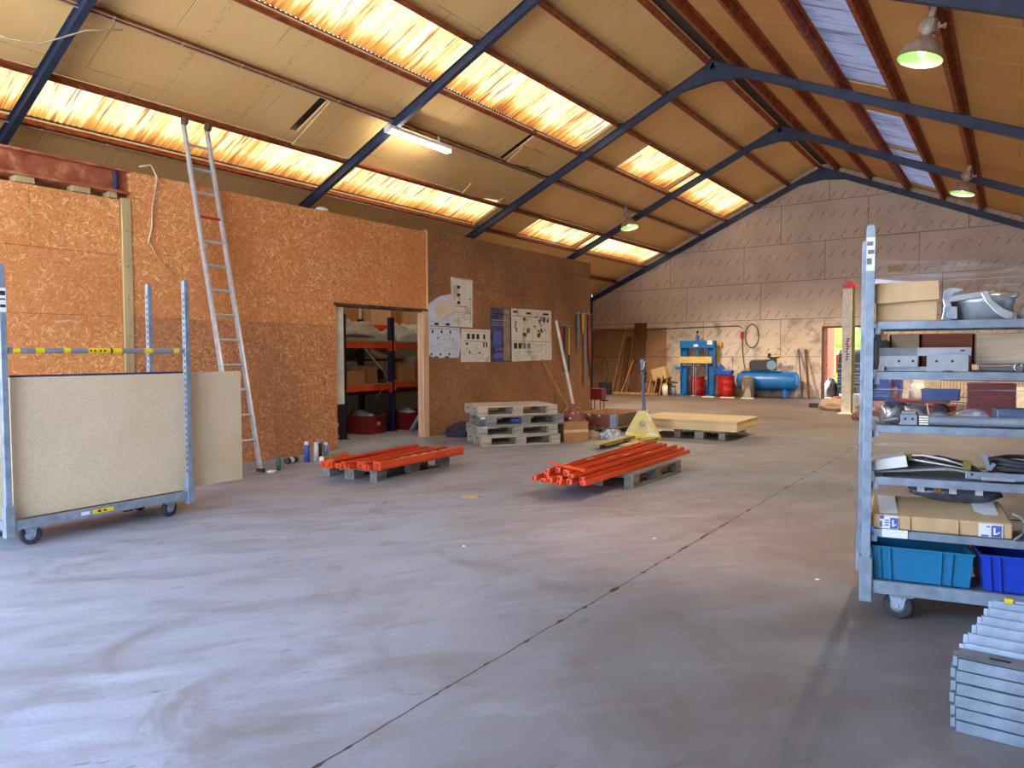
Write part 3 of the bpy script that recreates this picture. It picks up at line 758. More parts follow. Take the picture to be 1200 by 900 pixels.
# ================================================================ WHEELED TROLLEYS
def slots(g, x, ys, z0, z1, face, step, m):
    z = z0
    while z < z1:
        if face == 'x': g.box((x, ys, z), (.003, .012, .022), m)
        z += step
def trolley(label, loc, rz, shelves, extra_group=None):
    t = thing('wheeled_trolley', label, 'trolley', loc, rz)
    HX, HY = .655, .27
    # base frame
    g = G()
    for s in (-1, 1):
        g.span((-HX, s * HY - .015, .128), (HX, s * HY + .015, .19)); g.span((-HX, s * HY - .03 * (s > 0), .128), (HX, s * HY + .03 * (s < 0), .134))
        g.span((s * HX - .015, -HY, .128), (s * HX + .015, HY, .19))
    for x in (-.3, 0, .3): g.span((x - .02, -HY, .14), (x + .02, HY, .17))
    part(t, 'base_frame', g, 'galv', .002)
    part(t, 'base_panel', G().span((-HX + .015, -HY + .015, .172), (HX - .015, HY - .015, .178)), 'galv_dull')
    for sx in (-1, 1):
        for sy in (-1, 1):
            x, y = sx * HX, sy * HY
            g = G()
            # folded channel: web outside, two flanges, row of slots on the inner flange
            g.span((x - .019, y - .022, .2), (x + .019, y + .022, 1.91))
            g.span((x - .027, y - .03, .085), (x + .027, y + .03, .3))
            g.box((x, y, 1.915), (.03, .035, .012))
            z = .36
            while z < 1.86:
                g.box((x - sx * .0195, y - .007, z), (.003, .012, .024), 1); z += .05
            part(t, 'corner_post', g, ['galv', 'slot'], .002)
            # castor
            w = thing_part(t, 'castor', G().box((x - sx * .16, y - sy * .05, .12), (.1, .09, .012)).cyl((x - sx * .16, y - sy * .05, .118), (x - sx * .16, y - sy * .05, .1), .035), 'galv')
            cx, cy = x - sx * .15, y - sy * .05
            f = G()
            for q in (-1, 1):
                f.prism([(-.04, .0), (.04, .0), (.022, -.075), (-.022, -.075)], q * .026 - .0015, q * .026 + .0015, 0,
                        Matrix.Translation((cx, cy, .125)) @ rotz(R(12) * sx) @ Matrix.Rotation(PI / 2, 4, 'X') @ Matrix.Identity(4))
            f.cyl((cx - .01, cy - .033, .066), (cx + .01, cy + .033, .066), .009, n=8)
            part(w, 'fork', f, 'galv')
            d = Vector((-math.sin(R(12) * sx), math.cos(R(12) * sx), 0))
            c = Vector((cx, cy, .066))
            mt = frame_from(c - d * .018, c + d * .018)
            tg = G().lathe([(.038, 0), (.058, .0), (.066, .006), (.066, .03), (.058, .036), (.038, .036)], 28, 0, mt)
            part(w, 'tyre', tg, 'rubber')
            part(w, 'hub', G().lathe([(0, -.002), (.02, -.002), (.038, .003), (.038, .033), (.02, .038), (0, .038)], 20, 0, mt), 'galv_dull')
    for z in shelves:
        g = G()
        g.span((-.62, -.262, z - .034), (.62, -.24, z)); g.span((-.62, .24, z - .034), (.62, .262, z)); g.span((-.62, -.262, z - .038), (.62, -.225, z - .032))
        for s in (-1, 1): g.span((s * .6 - .02, -.25, z - .04), (s * .6 + .02, .25, z))
        g.span((-.6, -.24, z - .012), (.6, .24, z - .006), 1)
        for s in (-1, 1):
            for q in (-1, 1): g.span((s * .635 - .04, q * .255 - .012, z - .062), (s * .635 + .03, q * .255 + .012, z - .03))
        part(t, 'shelf', g, ['galv', 'galv_dull'], .002)
    return t
def thing_part(parent, name, g, m):
    return part(parent, name, g, m)
T1R = R(92)
T1 = trolley('galvanised trolley without shelves, carrying beige chipboard panels, yellow striped bar', (-5.795, 2.54, 0), T1R, [])
# centre chosen so that the front edge runs along x = -5.5
part(T1, 'label_sticker', G().span((-.673, -.2945, 1.6), (-.637, -.2915, 1.76)).span((-.672, -.2952, 1.63), (-.64, -.2944, 1.65), 1).span((-.672, -.2952, 1.68), (-.64, -.2944, 1.69), 1).span((-.672, -.2952, 1.71), (-.64, -.2944, 1.74), 1), ['white', 'ink'])
part(T1, 'yellow_sticker', G().span((-.12, -.2865, .145), (.03, -.2845, .175)).span((-.085, -.287, .152), (-.06, -.286, .168), 1).span((-.045, -.287, .154), (-.02, -.286, .166), 1), ['yellow', 'ink'])
part(T1, 'white_sticker', G().span((-.2, -.2865, .147), (-.14, -.2845, .172)), 'white')
g = G()
segs = [(-.63, -.60, 0), (-.60, -.555, 1), (-.555, -.46, 0), (-.46, -.405, 1), (-.405, -.28, 0), (-.28, -.235, 1), (-.235, -.115, 0), (-.115, .045, 1), (.045, .06, 2), (.06, .13, 1), (.13, .3, 0), (.3, .37, 1), (.37, .54, 0), (.54, .59, 1), (.59, .63, 0)]
for a, b, m in segs: g.cyl((a, -.262, 1.345), (b, -.262, 1.345), .02 if m != 2 else .0195, n=12, m=m, caps=False)
g.span((-.64, -.28, 1.325), (-.6, -.245, 1.365), 3).span((.6, -.28, 1.325), (.64, -.245, 1.365), 3)
for a in (-.1, -.07, -.03, 0): g.box((a, -.283, 1.345), (.012, .002, .014), 2)
part(T1, 'safety_bar', g, ['grey', 'yellow', 'ink', 'galv'])
def on_trolley(T, r, lx, ly, lz):
    c, s = math.cos(r), math.sin(r)
    return (T.location.x + c * lx - s * ly, T.location.y + s * lx + c * ly, lz)
o = thing('chipboard_panel', 'front beige chipboard panel with navy top edge on the trolley', 'panel', on_trolley(T1, T1R, 0, -.2, .192), T1R)
part(o, 'board', G().span((-.6, -.012, 0), (.68, .012, .97)), 'chip')
part(o, 'edging', G().span((-.6, -.013, .97), (.69, .013, .984)), 'navy')
solo('chipboard_panel', G().span((-.95, -.012, 0), (1.24, .012, .975)), 'chip', 'long beige chipboard panel jutting out past the trolley post towards the ladder', 'panel', on_trolley(T1, T1R, 0, -.15, .192), T1R)
part(T1, 'brake_pedal', G().prism([(-.05, 0), (.05, 0), (.03, -.03), (-.03, -.03)], -.02, .02, 0, Matrix.Translation((.18, -.2, .13)) @ Matrix.Rotation(PI / 2, 4, 'X')), 'black')

T2R = R(11)
T2 = trolley('galvanised shelf trolley loaded with cartons, metal fittings and blue crates', (.011, 4.22, 0), T2R, [1.455, 1.212, .952, .698, .44])
part(T2, 'label_sticker', G().span((-.673, -.2945, 1.7), (-.637, -.2915, 1.86)).span((-.672, -.2952, 1.73), (-.65, -.2944, 1.76), 1).span((-.668, -.2952, 1.78), (-.64, -.2944, 1.8), 1).span((-.672, -.2952, 1.82), (-.645, -.2944, 1.84), 1), ['white', 'ink_grey'])
part(T2, 'white_sticker', G().span((-.04, -.2865, .14), (.02, -.2845, .165)), 'white')
# shrink film round the end and the back
g = G()
def filmfn(path):
    segs_ = [(Vector(a), Vector(b)) for a, b in zip(path, path[1:])]
    tot = sum((b - a).length for a, b in segs_)
    def fn(u, v):
        d = u * tot
        for a, b in segs_:
            l = (b - a).length
            if d <= l + 1e-6: p = a + (b - a) * (d / l); break
            d -= l
        z = .2 + 1.62 * v
        w = .006 * noise.noise(Vector((u * 9, v * 5, 1)))
        return Vector((p.x - .03 * (1 - v) * (u < .25), p.y + w, z + .02 * noise.noise(Vector((u * 6, 2, v)))))
    return fn
g.grid(60, 30, filmfn([(-.675, -.31, 0), (-.69, .0, 0), (-.675, .305, 0), (.69, .305, 0)]))
o = solo('stretch_film', g, 'film', 'clear stretch film wrapped round the end and back of the loaded trolley', 'film')
o.location = T2.location; o.rotation_euler = T2.rotation_euler
def T2thing(name, label, cat, lx, ly, z, rz=0.0, group=None):
    return thing(name, label, cat, on_trolley(T2, T2R, lx, ly, z), T2R + rz, group)
def T2solo(name, g, mats, label, cat, lx, ly, z, rz=0.0, group=None, bevel=0.0):
    return solo(name, g, mats, label, cat, on_trolley(T2, T2R, lx, ly, z), T2R + rz, group, bevel)
# --- top shelf
t = T2thing('cardboard_box', 'open-flapped brown carton on the top shelf of the loaded trolley', 'box', -.495, -.05, 1.456)
part(t, 'carton', G().span((-.13, -.17, 0), (.13, .17, .105)).span((-.13, -.165, .105), (.13, .17, .185)), 'card', .003)
part(t, 'flap', G().add([(-.137, -.21, .086), (.133, -.2, .1), (.132, -.178, .19), (-.135, -.178, .186), (-.137, -.204, .084), (.133, -.194, .098), (.132, -.171, .19), (-.135, -.171, .186)],
     [(0, 1, 2, 3), (7, 6, 5, 4), (0, 4, 5, 1), (1, 5, 6, 2), (2, 6, 7, 3), (3, 7, 4, 0)]), 'card')
T2solo('white_batten', G().bar((0, 0, 0), (.2, .05, -.02), .012, .03), 'white', 'white strip poking out behind the carton on the top shelf', 'strip', -.64, .12, 1.685)
t = T2thing('lever_coupling', 'bright aluminium lever pipe coupling lying beside the carton on the top shelf', 'coupling', -.16, -.06, 1.457)
part(t, 'ring', G().lathe([(.108, 0), (.125, .0), (.125, .075), (.132, .08), (.132, .105), (.125, .115), (.108, .115), (.108, 0)], 32), 'alu_rough')
hk = [(-.19, .0), (-.15, .0), (-.14, .05), (-.15, .1), (-.135, .125), (-.1, .135), (-.1, .15), (-.15, .155), (-.18, .145), (-.185, .1), (-.175, .06)]
part(t, 'hook', G().prism(hk, .115, .145, 0, Matrix.Translation((0, 0, 0)) @ Matrix.Rotation(PI / 2, 4, 'X')), 'alu_rough', .006)
lv = [(-.03, .125), (.0, .13), (.02, .09), (.06, .05), (.1, .03), (.1, .0), (.07, .0), (.03, .03), (-.01, .08)]
part(t, 'lever', G().prism(lv, .128, .15, 0, Matrix.Rotation(PI / 2, 4, 'X')).bar((-.16, -.135, .1), (0, -.135, .12), .02, .03), 'alu', .005)
part(t, 'clamp_block', G().box((-.15, -.13, .035), (.06, .03, .06)).cyl((-.15, -.148, .03), (-.15, -.14, .03), .018), 'alu_rough', .004)
part(t, 'pivot_bolt', G().cyl((.08, -.155, .02), (.08, -.14, .02), .014), 'alu_rough')
part(t, 'handle', G().lathe([(.0, .0), (.02, .0), (.02, .09), (.055, .1), (.075, .11), (.075, .125), (.05, .135), (.02, .14), (.02, .15), (0, .15)], 24, 0, Matrix.Translation((.07, -.02, 0))), 'chrome')
T2solo('funnel_fitting', G().lathe([(.07, 0), (.075, .0), (.075, .03), (.045, .06), (.045, .1), (.038, .1), (.038, .06), (.068, .03), (.07, 0)], 24), 'alu_rough', 'aluminium funnel fitting next to the lever coupling', 'fitting', .05, -.1, 1.457)
# --- second shelf
t = T2thing('bracket_plate', 'long pale steel bracket with wide end plate and two bolt holes on the second shelf', 'bracket', -.42, -.19, 1.213)
part(t, 'plate', G().span((-.185, -.006, .02), (-.02, .006, .115)).cyl((-.1, -.007, .05), (-.1, -.005, .05), .006, m=1).cyl((-.04, -.007, .05), (-.04, -.005, .05), .006, m=1), ['alu', 'slot'], .001)
part(t, 'arm', G().span((-.185, -.006, .075), (.2, .01, .115)).box((.165, -.007, .1), (.02, .002, .006), 1), ['alu', 'ink'], .002)
part(t, 'foot_strip', G().span((-.16, .02, 0), (.08, .06, .022)).span((-.185, -.02, 0), (-.165, .05, .03)), 'alu_rough')
t = T2thing('bracket_plate', 'short pale steel bracket plate standing in front of the long one', 'bracket', -.32, -.225, 1.213)
part(t, 'plate', G().prism([(-.085, 0), (-.02, 0), (-.01, .005), (.02, .005), (.03, 0), (.085, 0), (.085, .07), (.075, .082), (-.075, .082), (-.085, .07)], -.004, .004, 0, Matrix.Rotation(PI / 2, 4, 'X')), 'alu')
part(t, 'bolt_hole', G().cyl((-.045, -.006, .05), (-.045, -.003, .05), .006), 'slot')
part(t, 'bolt_hole', G().cyl((.02, -.006, .05), (.02, -.003, .05), .006), 'slot')
t = T2thing('polished_tube', 'polished metal tube lying on the second shelf under the beige card', 'tube', -.06, -.16, 1.213)
part(t, 'pipe', G().cyl((-.12, 0, .02), (.1, 0, .022), .018, n=20), 'chrome')
part(t, 'wire_tie', G().tube([(.03 + .018 * math.cos(a), -.02, .02 + .018 * math.sin(a)) for a in [k * .5 for k in range(14)]], .004), 'steel')
T2solo('cardboard_box', G().span((-.063, -.1, 0), (.063, .1, .187)), 'card_grey', 'greyish carton at the back of the second shelf behind the end plate', 'box', -.478, .1, 1.213, bevel=.003)
T2solo('cardboard_sheet', G().span((-.006, -.1, 0), (.006, .1, .187)).span((-.03, -.1, 0), (-.006, -.09, .187), 1), ['card', 'card_dk'], 'cream-edged cardboard sheet standing at the end of the second shelf', 'cardboard', -.556, .09, 1.213)
T2solo('wooden_case', G().span((-.11, -.1, 0), (.11, .1, .187)), 'wood_red', 'red-brown wooden case at the back of the second shelf', 'case', -.293, .12, 1.213, bevel=.003)
T2solo('card_stack', G().span((-.2, -.1, .03), (.2, .1, .185)), 'sheaf', 'thick stack of beige card at the back of the second shelf', 'stack', .03, .08, 1.213, bevel=.004)
T2solo('black_bracket', G().box((0, 0, .1), (.05, .1, .11)).cyl((0, -.055, .08), (0, -.05, .08), .012, m=1).box((.02, 0, .02), (.03, .06, .05)), ['black', 'redcap'], 'small black part with a red button at the end of the second shelf', 'part', -.59, .0, 1.213)
# --- third shelf
t = T2thing('hose_fitting', 'shiny cam-lock hose fitting tipped over on the third shelf', 'fitting', -.55, -.16, .953)
mt = Matrix.Translation((0, 0, .05)) @ Matrix.Rotation(R(-40), 4, 'Y')
part(t, 'body', G().lathe([(.0, -.06), (.03, -.06), (.034, -.02), (.042, -.015), (.042, .02), (.03, .03), (.03, .06), (.026, .06), (.02, .02), (0, .02)], 20, 0, mt), 'chrome')
part(t, 'collar', G().lathe([(.042, -.012), (.05, -.008), (.05, .012), (.042, .016)], 20, 0, mt), 'alu')
part(t, 'lever', G().bar((-.04, -.04, .0), (-.06, -.04, .06), .014, .008).bar((.03, -.045, .0), (.07, -.045, .03), .014, .008), 'chrome')
part(t, 'screw', G().cyl((-.03, -.05, .015), (.03, -.05, .028), .012, n=10), 'steel')
t = T2thing('bearing_block', 'grey steel block with two bolt holes on the third shelf', 'block', -.475, -.205, .953)
part(t, 'housing', G().span((-.036, -.02, 0), (.036, .03, .052)).span((-.03, -.015, .052), (.03, .03, .066)), 'galv_dull', .003)
for sx in (-1, 1): part(t, 'bolt_hole', G().cyl((sx * .016, -.021, .03), (sx * .016, -.018, .03), .006), 'slot')
T2solo('metal_ring', G().lathe([(.04, 0), (.047, 0), (.047, .088), (.04, .088), (.04, 0)], 28), 'chrome', 'polished ring standing behind the steel block on the third shelf', 'ring', -.44, -.13, .953)
t = T2thing('grey_pipe', 'long dull grey pipe with ribbed cream end lying on the third shelf', 'pipe', -.2, -.2, .953)
part(t, 'pipe', G().cyl((-.19, 0, .024), (.5, 0, .024), .024, n=20), 'galv_dull')
gg = G()
for i in range(4): gg.span((-.232, -.022, .003 + i * .0115), (-.192, .022, .011 + i * .0115))
part(t, 'ribbed_end', gg, 'cream', .001)
T2solo('plastic_bag', G().lump((0, 0, .035), (.075, .06, .04), 5, .35, 18, 12, floor=.0), 'bag', 'crumpled clear plastic bag on the third shelf behind the grey pipe', 'bag', -.2, -.09, .953)
T2solo('flat_strap', G().tube([(-.09, 0, .035), (-.03, -.01, .045), (.03, 0, .052), (.08, .02, .07)], .004).tube([(-.09, .02, .03), (0, .01, .038), (.06, .0, .05)], .004), 'web_yel', 'thin yellowish strap curling over the third shelf beside the bag', 'strap', -.32, -.1, .953)
t = T2thing('metal_case', 'grey blue metal case with round rivet on the third shelf', 'case', .02, -.12, .953)
part(t, 'case_body', G().span((-.13, -.06, .04), (.2, .06, .085)).span((-.12, -.05, 0), (.2, .05, .04)), 'steelblue', .004)
part(t, 'rivet', G().cyl((-.11, -.064, .065), (-.11, -.06, .065), .01), 'chrome')
T2solo('valve_lid', G().lathe([(0, .03), (.02, .034), (.05, .02), (.06, .0)], 20), 'alu', 'round metal lid lying beside the polished ring', 'lid', -.34, -.15, .98)
# --- fourth shelf
t = T2thing('paper_roll', 'flattened white paper sleeve at the end of the fourth shelf', 'paper', -.56, -.16, .699)
part(t, 'sleeve', G().add([(-.075, -.07, .02), (.085, -.07, .05), (.075, -.07, .105), (-.075, -.07, .072), (-.075, .09, .02), (.085, .09, .05), (.075, .09, .105), (-.075, .09, .072)],
     [(0, 1, 2, 3), (7, 6, 5, 4), (0, 4, 5, 1), (1, 5, 6, 2), (2, 6, 7, 3), (3, 7, 4, 0)]), 'paper_w', .004)
def stripcurve(pts, w, th): 
    gg = G()
    for a, b in zip(pts, pts[1:]): gg.bar(a, b, w, th, 0, (0, 1, 0))
    return gg
for i in range(9):
    y0 = -.2 + i * .045
    gg = stripcurve([(-.26, y0, .015 + .004 * (i % 3)), (-.1, y0 + .01, .03 + .008 * (i % 4)), (.05, y0 - .01, .05 + .006 * (i % 3)), (.2, y0, .03)], .01, .022)
    T2solo('rubber_profile', gg, 'rubber' if i % 3 else 'grey', '%s %s edging profile counted from the front of the fourth shelf' % (ORD[i], 'black' if i % 3 else 'dark grey'), 'profile', -.36, 0, .699, group='edging profiles on the fourth shelf')
for i, (dx, a) in enumerate(((-.08, .32), (.05, -.3))):
    T2solo('flat_strip', G().box((0, 0, .075), (.2, .03, .006), 0, rotz(a) @ Matrix.Rotation(R(9), 4, 'Y')), 'galv_dull',
           ['grey flat strip lying over the black profiles, nearer the paper sleeve', 'grey flat strip lying over the black profiles, nearer the steel rail'][i], 'strip', -.36 + dx, -.1, .70)
t = T2thing('cord_frame', 'pale cord stretched between two small posts over the black profiles', 'cord', -.36, -.18, .699)
part(t, 'cord', G().tube([(-.11, 0, .1), (-.05, 0, .105), (.05, 0, .09), (.12, 0, .065)], .004).tube([(-.13, .01, .085), (0, -.01, .07), (.13, 0, .05)], .004), 'cream')
part(t, 'peg', G().box((-.11, 0, .092), (.025, .02, .03)), 'olive')
part(t, 'peg', G().box((.135, 0, .06), (.03, .02, .06)), 'olive')
t = T2thing('steel_rail', 'galvanised drawer rail lying along the fourth shelf', 'rail', -.1, -.215, .699)
part(t, 'outer_rail', G().span((-.135, -.006, .008), (.4, .006, .042)), 'galv', .002)
part(t, 'inner_rail', G().span((-.07, -.01, .005), (.06, -.004, .02)).cyl((-.11, -.008, .03), (-.11, -.006, .03), .006, m=1), ['alu', 'slot'], .001)
T2solo('metal_clip', G().bar((0, 0, 0), (-.015, 0, .05), .008, .016).bar((-.015, 0, .05), (-.03, 0, .075), .006, .02).bar((0, 0, 0), (.02, 0, .03), .006, .016), 'galv', 'small steel clip sticking up over the black hoses on the fourth shelf', 'clip', -.13, -.15, .745)
gg = G()
for k in range(4):
    gg.tube([(.13 * math.cos(a) , .09 * math.sin(a), .02 + .022 * k + .006 * math.sin(3 * a + k)) for a in [i * 2 * PI / 24 for i in range(25)]], .011, 6)
T2solo('hose_coil', gg, 'rubber', 'coil of black hose behind the steel rail on the fourth shelf', 'hose', .02, -.05, .70)
# --- lowest shelf
t = T2thing('wrapped_parcel', 'long flat brown cardboard parcel with blue and white tape at both ends', 'parcel', -.34, -.13, .442)
part(t, 'carton', G().add([(-.29, -.12, 0), (.29, -.12, 0), (.29, .14, 0), (-.29, .14, 0), (-.29, -.125, .068), (.29, -.125, .072), (.28, .14, .13), (-.28, .14, .12)],
     [(3, 2, 1, 0), (4, 5, 6, 7), (0, 1, 5, 4), (1, 2, 6, 5), (2, 3, 7, 6), (3, 0, 4, 7)]), 'card', .008)
part(t, 'crease', G().span((-.125, -.128, 0), (-.122, -.122, .07)).span((.075, -.128, 0), (.078, -.122, .07)), 'card_dk')
def tape(x0, x1, sub):
    gg = G().add([(x0, -.1285, .004), (x1, -.1285, .004), (x1, -.1285, .066), (x0, -.1285, .066), (x1, .1, .128), (x0, .1, .124)], [(0, 1, 2, 3), (3, 2, 4, 5)])
    for (a, b, c, d) in sub: gg.add([(x0 + a, -.1295, b), (x0 + c, -.1295, b), (x0 + c, -.1295, d), (x0 + a, -.1295, d)], [(0, 1, 2, 3)], 1)
    # white strokes inside the blue field
    for (a, b, c, d) in sub[:1]:
        gg.add([(x0 + a + .008, -.1302, b + .01), (x0 + a + .016, -.1302, b + .01), (x0 + a + .016, -.1302, d - .01), (x0 + a + .008, -.1302, d - .01)], [(0, 1, 2, 3)])
        gg.add([(x0 + a + .016, -.1302, b + .01), (x0 + c - .006, -.1302, b + .02), (x0 + c - .006, -.1302, b + .026), (x0 + a + .016, -.1302, b + .018)], [(0, 1, 2, 3)])
    return gg
part(t, 'printed_tape', tape(-.255, -.175, [(.045, .006, .078, .058), (.022, .03, .04, .036), (.022, .042, .04, .048), (.022, .018, .04, .024), (.0, .05, .018, .066), (.0, .01, .01, .04)]), ['paper_w', 'poster_b'])
part(t, 'printed_tape', tape(.155, .25, [(.05, .006, .09, .06), (.01, .006, .04, .014), (.03, .05, .045, .056)]), ['paper_w', 'poster_b'])
t = T2thing('plastic_parcel', 'dark plastic-wrapped long parcel with white tape lying on the brown parcel', 'parcel', -.25, -.02, .59)
part(t, 'wrap', G().lump((0, 0, .02), (.2, .075, .055), 8, .16, 22, 12), 'darkwrap')
for i, (x, m) in enumerate(((-.155, 'paper_w'), (-.085, 'card_dk'), (-.02, 'paper_w'), (.09, 'paper_w'))):
    rr = .055 * math.sqrt(max(.2, 1 - (x / .2) ** 2)) + .006
    gg = G(); n = 12
    vs = []
    for w in (-.016, .016):
        for k_ in range(n): 
            a = PI * k_ / (n - 1)
            vs.append((x + w, -math.cos(a) * (rr + .026), .02 + math.sin(a) * rr))
    gg.add(vs, [(k_, k_ + 1, n + k_ + 1, n + k_) for k_ in range(n - 1)], 0, True)
    part(t, 'tape_band', gg, m)
T2solo('paper_label', G().box((0, 0, 0), (.11, .002, .04)), 'paper_w', 'torn white paper label hanging on the front of the lowest shelf', 'label', -.53, -.268, .425)
T2solo('cable_loop', G().tube([(.0, 0, .0), (.03, -.01, .03), (.04, -.01, .08), (.02, -.005, .11), (-.01, 0, .12)], .006), 'grey', 'grey strap end curling over the taped parcel corner', 'strap', -.05, -.275, .445)
# --- crates on the base
def crate(name, mat, W_, D_, H_, ribs, label, lx, ly, rz=0.0):
    t = T2thing(name, label, 'crate', lx, ly, .191, rz)
    g = G(); k = .94; th = .006
    def wall(p, q, inn):
        (x0, y0), (x1, y1) = p, q
        a = [(x0 * k, y0 * k, 0), (x1 * k, y1 * k, 0), (x1, y1, H_), (x0, y0, H_)]
        f = (1 - 2 * th / W_); h = (1 - 2 * th / D_)
        b = [(v[0] * f, v[1] * h, v[2] + (th if i < 2 else 0)) for i, v in enumerate(a)]
        g.add(a + b, [(0, 1, 2, 3), (7, 6, 5, 4), (3, 2, 6, 7)])
    c4 = [(-W_ / 2, -D_ / 2), (W_ / 2, -D_ / 2), (W_ / 2, D_ / 2), (-W_ / 2, D_ / 2)]
    for i in range(4): wall(c4[i], c4[(i + 1) % 4], 0)
    g.span((-W_ / 2 * k, -D_ / 2 * k, 0), (W_ / 2 * k, D_ / 2 * k, th))
    part(t, 'crate_shell', g, mat)
    for x in ribs:
        r = G().add([(x * k - .003, -D_ / 2 * k - .012, .0), (x * k + .003, -D_ / 2 * k - .012, .0), (x + .003, -D_ / 2 - .012, H_), (x - .003, -D_ / 2 - .012, H_),
               (x * k - .003, -D_ / 2 * k, .0), (x * k + .003, -D_ / 2 * k, .0), (x + .003, -D_ / 2, H_), (x - .003, -D_ / 2, H_)],
              [(0, 1, 2, 3), (7, 6, 5, 4), (0, 4, 5, 1), (1, 5, 6, 2), (2, 6, 7, 3), (3, 7, 4, 0)])
        part(t, 'rib', r, mat)
    rim = G()
    for s in (-1, 1):
        rim.span((-W_ / 2 - .006, s * D_ / 2 - .006, H_ - .012), (W_ / 2 + .006, s * D_ / 2 + .006, H_)); rim.span((s * W_ / 2 - .006, -D_ / 2, H_ - .012), (s * W_ / 2 + .006, D_ / 2, H_))
    part(t, 'rim', rim, mat, .002)
    return t
crate('plastic_crate', 'teal', .43, .3, .165, [-.18, -.135, .085, .13], 'teal plastic crate on the base at the post end of the loaded trolley', -.415, -.1)
crate('plastic_crate', 'blue_deep', .5, .3, .17, [-.22, -.18, .05, .1], 'deep blue plastic crate next to the teal one on the trolley base', .08, -.1)
crate('plastic_crate', 'blue_deep', .44, .2, .225, [], 'deep blue crate set behind the teal crate', -.415, .16)
T2solo('card_strip', G().bar((0, 0, 0), (-.03, 0, .06), .03, .006), 'card', 'strip of cardboard wedged between the teal and the blue crate', 'cardboard', -.18, -.06, .33)

# ================================================================ GALVANISED SHELVES ON THE FLOOR
def loose_shelf(name, cat, D_):
    t = thing(name, '', cat)
    W_, H_ = 1.28, .042
    g = G().span((0, 0, H_ - .005), (W_, D_, H_))
    for y in (0, D_ - .004): g.span((0, y, 0), (W_, y + .004, H_))
    part(t, 'tray', g, 'galv', .001)
    s = G()
    for i in range(9):
        for y in (.05, .16) if D_ > .2 else (.05,): s.box((.12 + i * .14, y, H_ + .0005), (.06, .016, .002))
    part(t, 'slot', s, 'slot')
    part(t, 'end_lug', G().span((-.014, .02, .004), (0, .08, H_ - .006)), 'galv', .001)
    if D_ > .2: part(t, 'end_lug', G().span((-.014, D_ - .09, .004), (0, D_ - .03, H_ - .006)), 'galv', .001)
    part(t, 'end_flange', G().span((0, 0, 0), (.004, D_, H_)), 'galv')
    return t
sh0 = loose_shelf('shelf_rail', 'rail', .1)
for i in range(6):
    t = sh0 if i == 0 else dup(sh0)
    t.location = (-.145 + rnd.uniform(-.006, .006), 2.825 + rnd.uniform(-.004, .004), .001 + i * .0435)
    t['label'] = 'galvanised slotted rail in the flat pile in front of the loaded trolley, %s' % (['bottom one', 'second up', 'third up', 'fourth up', 'fifth up', 'topmost one'][i])
    t['group'] = 'flat pile of galvanised rails'
sh1 = loose_shelf('trolley_shelf', 'shelf', .54)
for i in range(6):
    t = sh1 if i == 0 else dup(sh1)
    t.rotation_euler = (R(-24), 0, 0)
    t.location = (-.13 + .014 * i + rnd.uniform(-.006, .006), 2.945 + .118 * i, .262 - .03 - .002 * (i % 2))
    t['label'] = 'slanting galvanised shelf fanned out behind the flat pile, %s from the pile' % ORD[i]
    t['group'] = 'fanned-out galvanised shelves'
solo('yellow_tape_scrap', G().box((0, 0, 0), (.03, .004, .02)), 'yellow', 'bit of yellow tape on the slanting shelf farthest from the flat pile', 'tape', (.0, 3.545, .275))

# ================================================================ PALLETS
def pallet():
    t = thing('wooden_pallet', '', 'pallet')
    ys = ((-.35, .1), (0, .145), (.35, .1))
    for y, w in ys: part(t, 'bottom_board', G().box((0, y, .011), (1.2, w, .022)), 'pallet', .002)
    for x in (-.5275, 0, .5275):
        for y, w in ys: part(t, 'block', G().box((x, y, .061), (.145, w, .078)), 'pallet', .003)
    for x in (-.5275, 0, .5275): part(t, 'cross_board', G().box((x, 0, .111), (.145, .8, .022)), 'pallet', .002)
    for y, w in ((-.3275, .145), (-.17, .1), (0, .145), (.17, .1), (.3275, .145)):
        part(t, 'deck_board', G().box((0, y, .133), (1.2, w, .022)), 'pallet', .002)
    return t
meshes = {}
def recolor(t, key):
    """the same boards in another state of weathering"""
    for c in t.children:
        k_ = (c.data.name, key)
        if k_ not in meshes:
            me = c.data.copy(); me.materials.clear(); me.materials.append(M[key]); meshes[k_] = me
        c.data = meshes[k_]
p0 = pallet()
plist = [
    ((-5.74, 5.68, 0), R(92), 'pallet_grey', 'grey wooden pallet under the orange beams by the doorway'),
    ((-3.38, 6.82, 0), R(90), 'pallet_grey', 'dark grey wooden pallet under the long fanned orange bars'),
    ((-6.10, 8.62, 0), R(54), 'pallet_warm', 'wooden pallet at the bottom of the stack by the posters'),
    ((-6.12, 8.60, .1445), R(51), 'pallet', 'wooden pallet second from the bottom of the stack by the posters'),
    ((-6.07, 8.66, .289), R(57), 'pallet_grey', 'wooden pallet third from the bottom of the stack, holding a blue scrap'),
    ((-6.12, 8.58, .4335), R(53), 'pallet_warm', 'pale wooden pallet on top of the stack by the posters'),
    ((-5.535, 10.66, 0), R(90), 'pallet_grey', 'wooden pallet carrying the red-brown pallet collar'),
    ((-3.98, 11.18, 0), R(92), 'pallet_warm', 'wooden pallet under the pile of pale sheets'),
]
base_names = None
for i, (loc, rz, key, lab) in enumerate(plist):
    t = p0 if i == 0 else dup(p0)
    t.location = loc; t.rotation_euler = (0, 0, rz); t['label'] = lab
    if 2 <= i <= 5: t['group'] = 'stacked pallets by the posters'
for o in list(SC.objects):
    if o.name.startswith('wooden_pallet'):
        for (loc, rz, key, lab) in plist:
            if o['label'] == lab and key != 'pallet': recolor(o, key)
solo('blue_scrap', G().box((0, 0, .02), (.13, .1, .03)), 'blue_bin', 'bright blue plastic piece tucked into the third pallet of the stack', 'scrap', (-5.86, 8.33, .345), R(54))
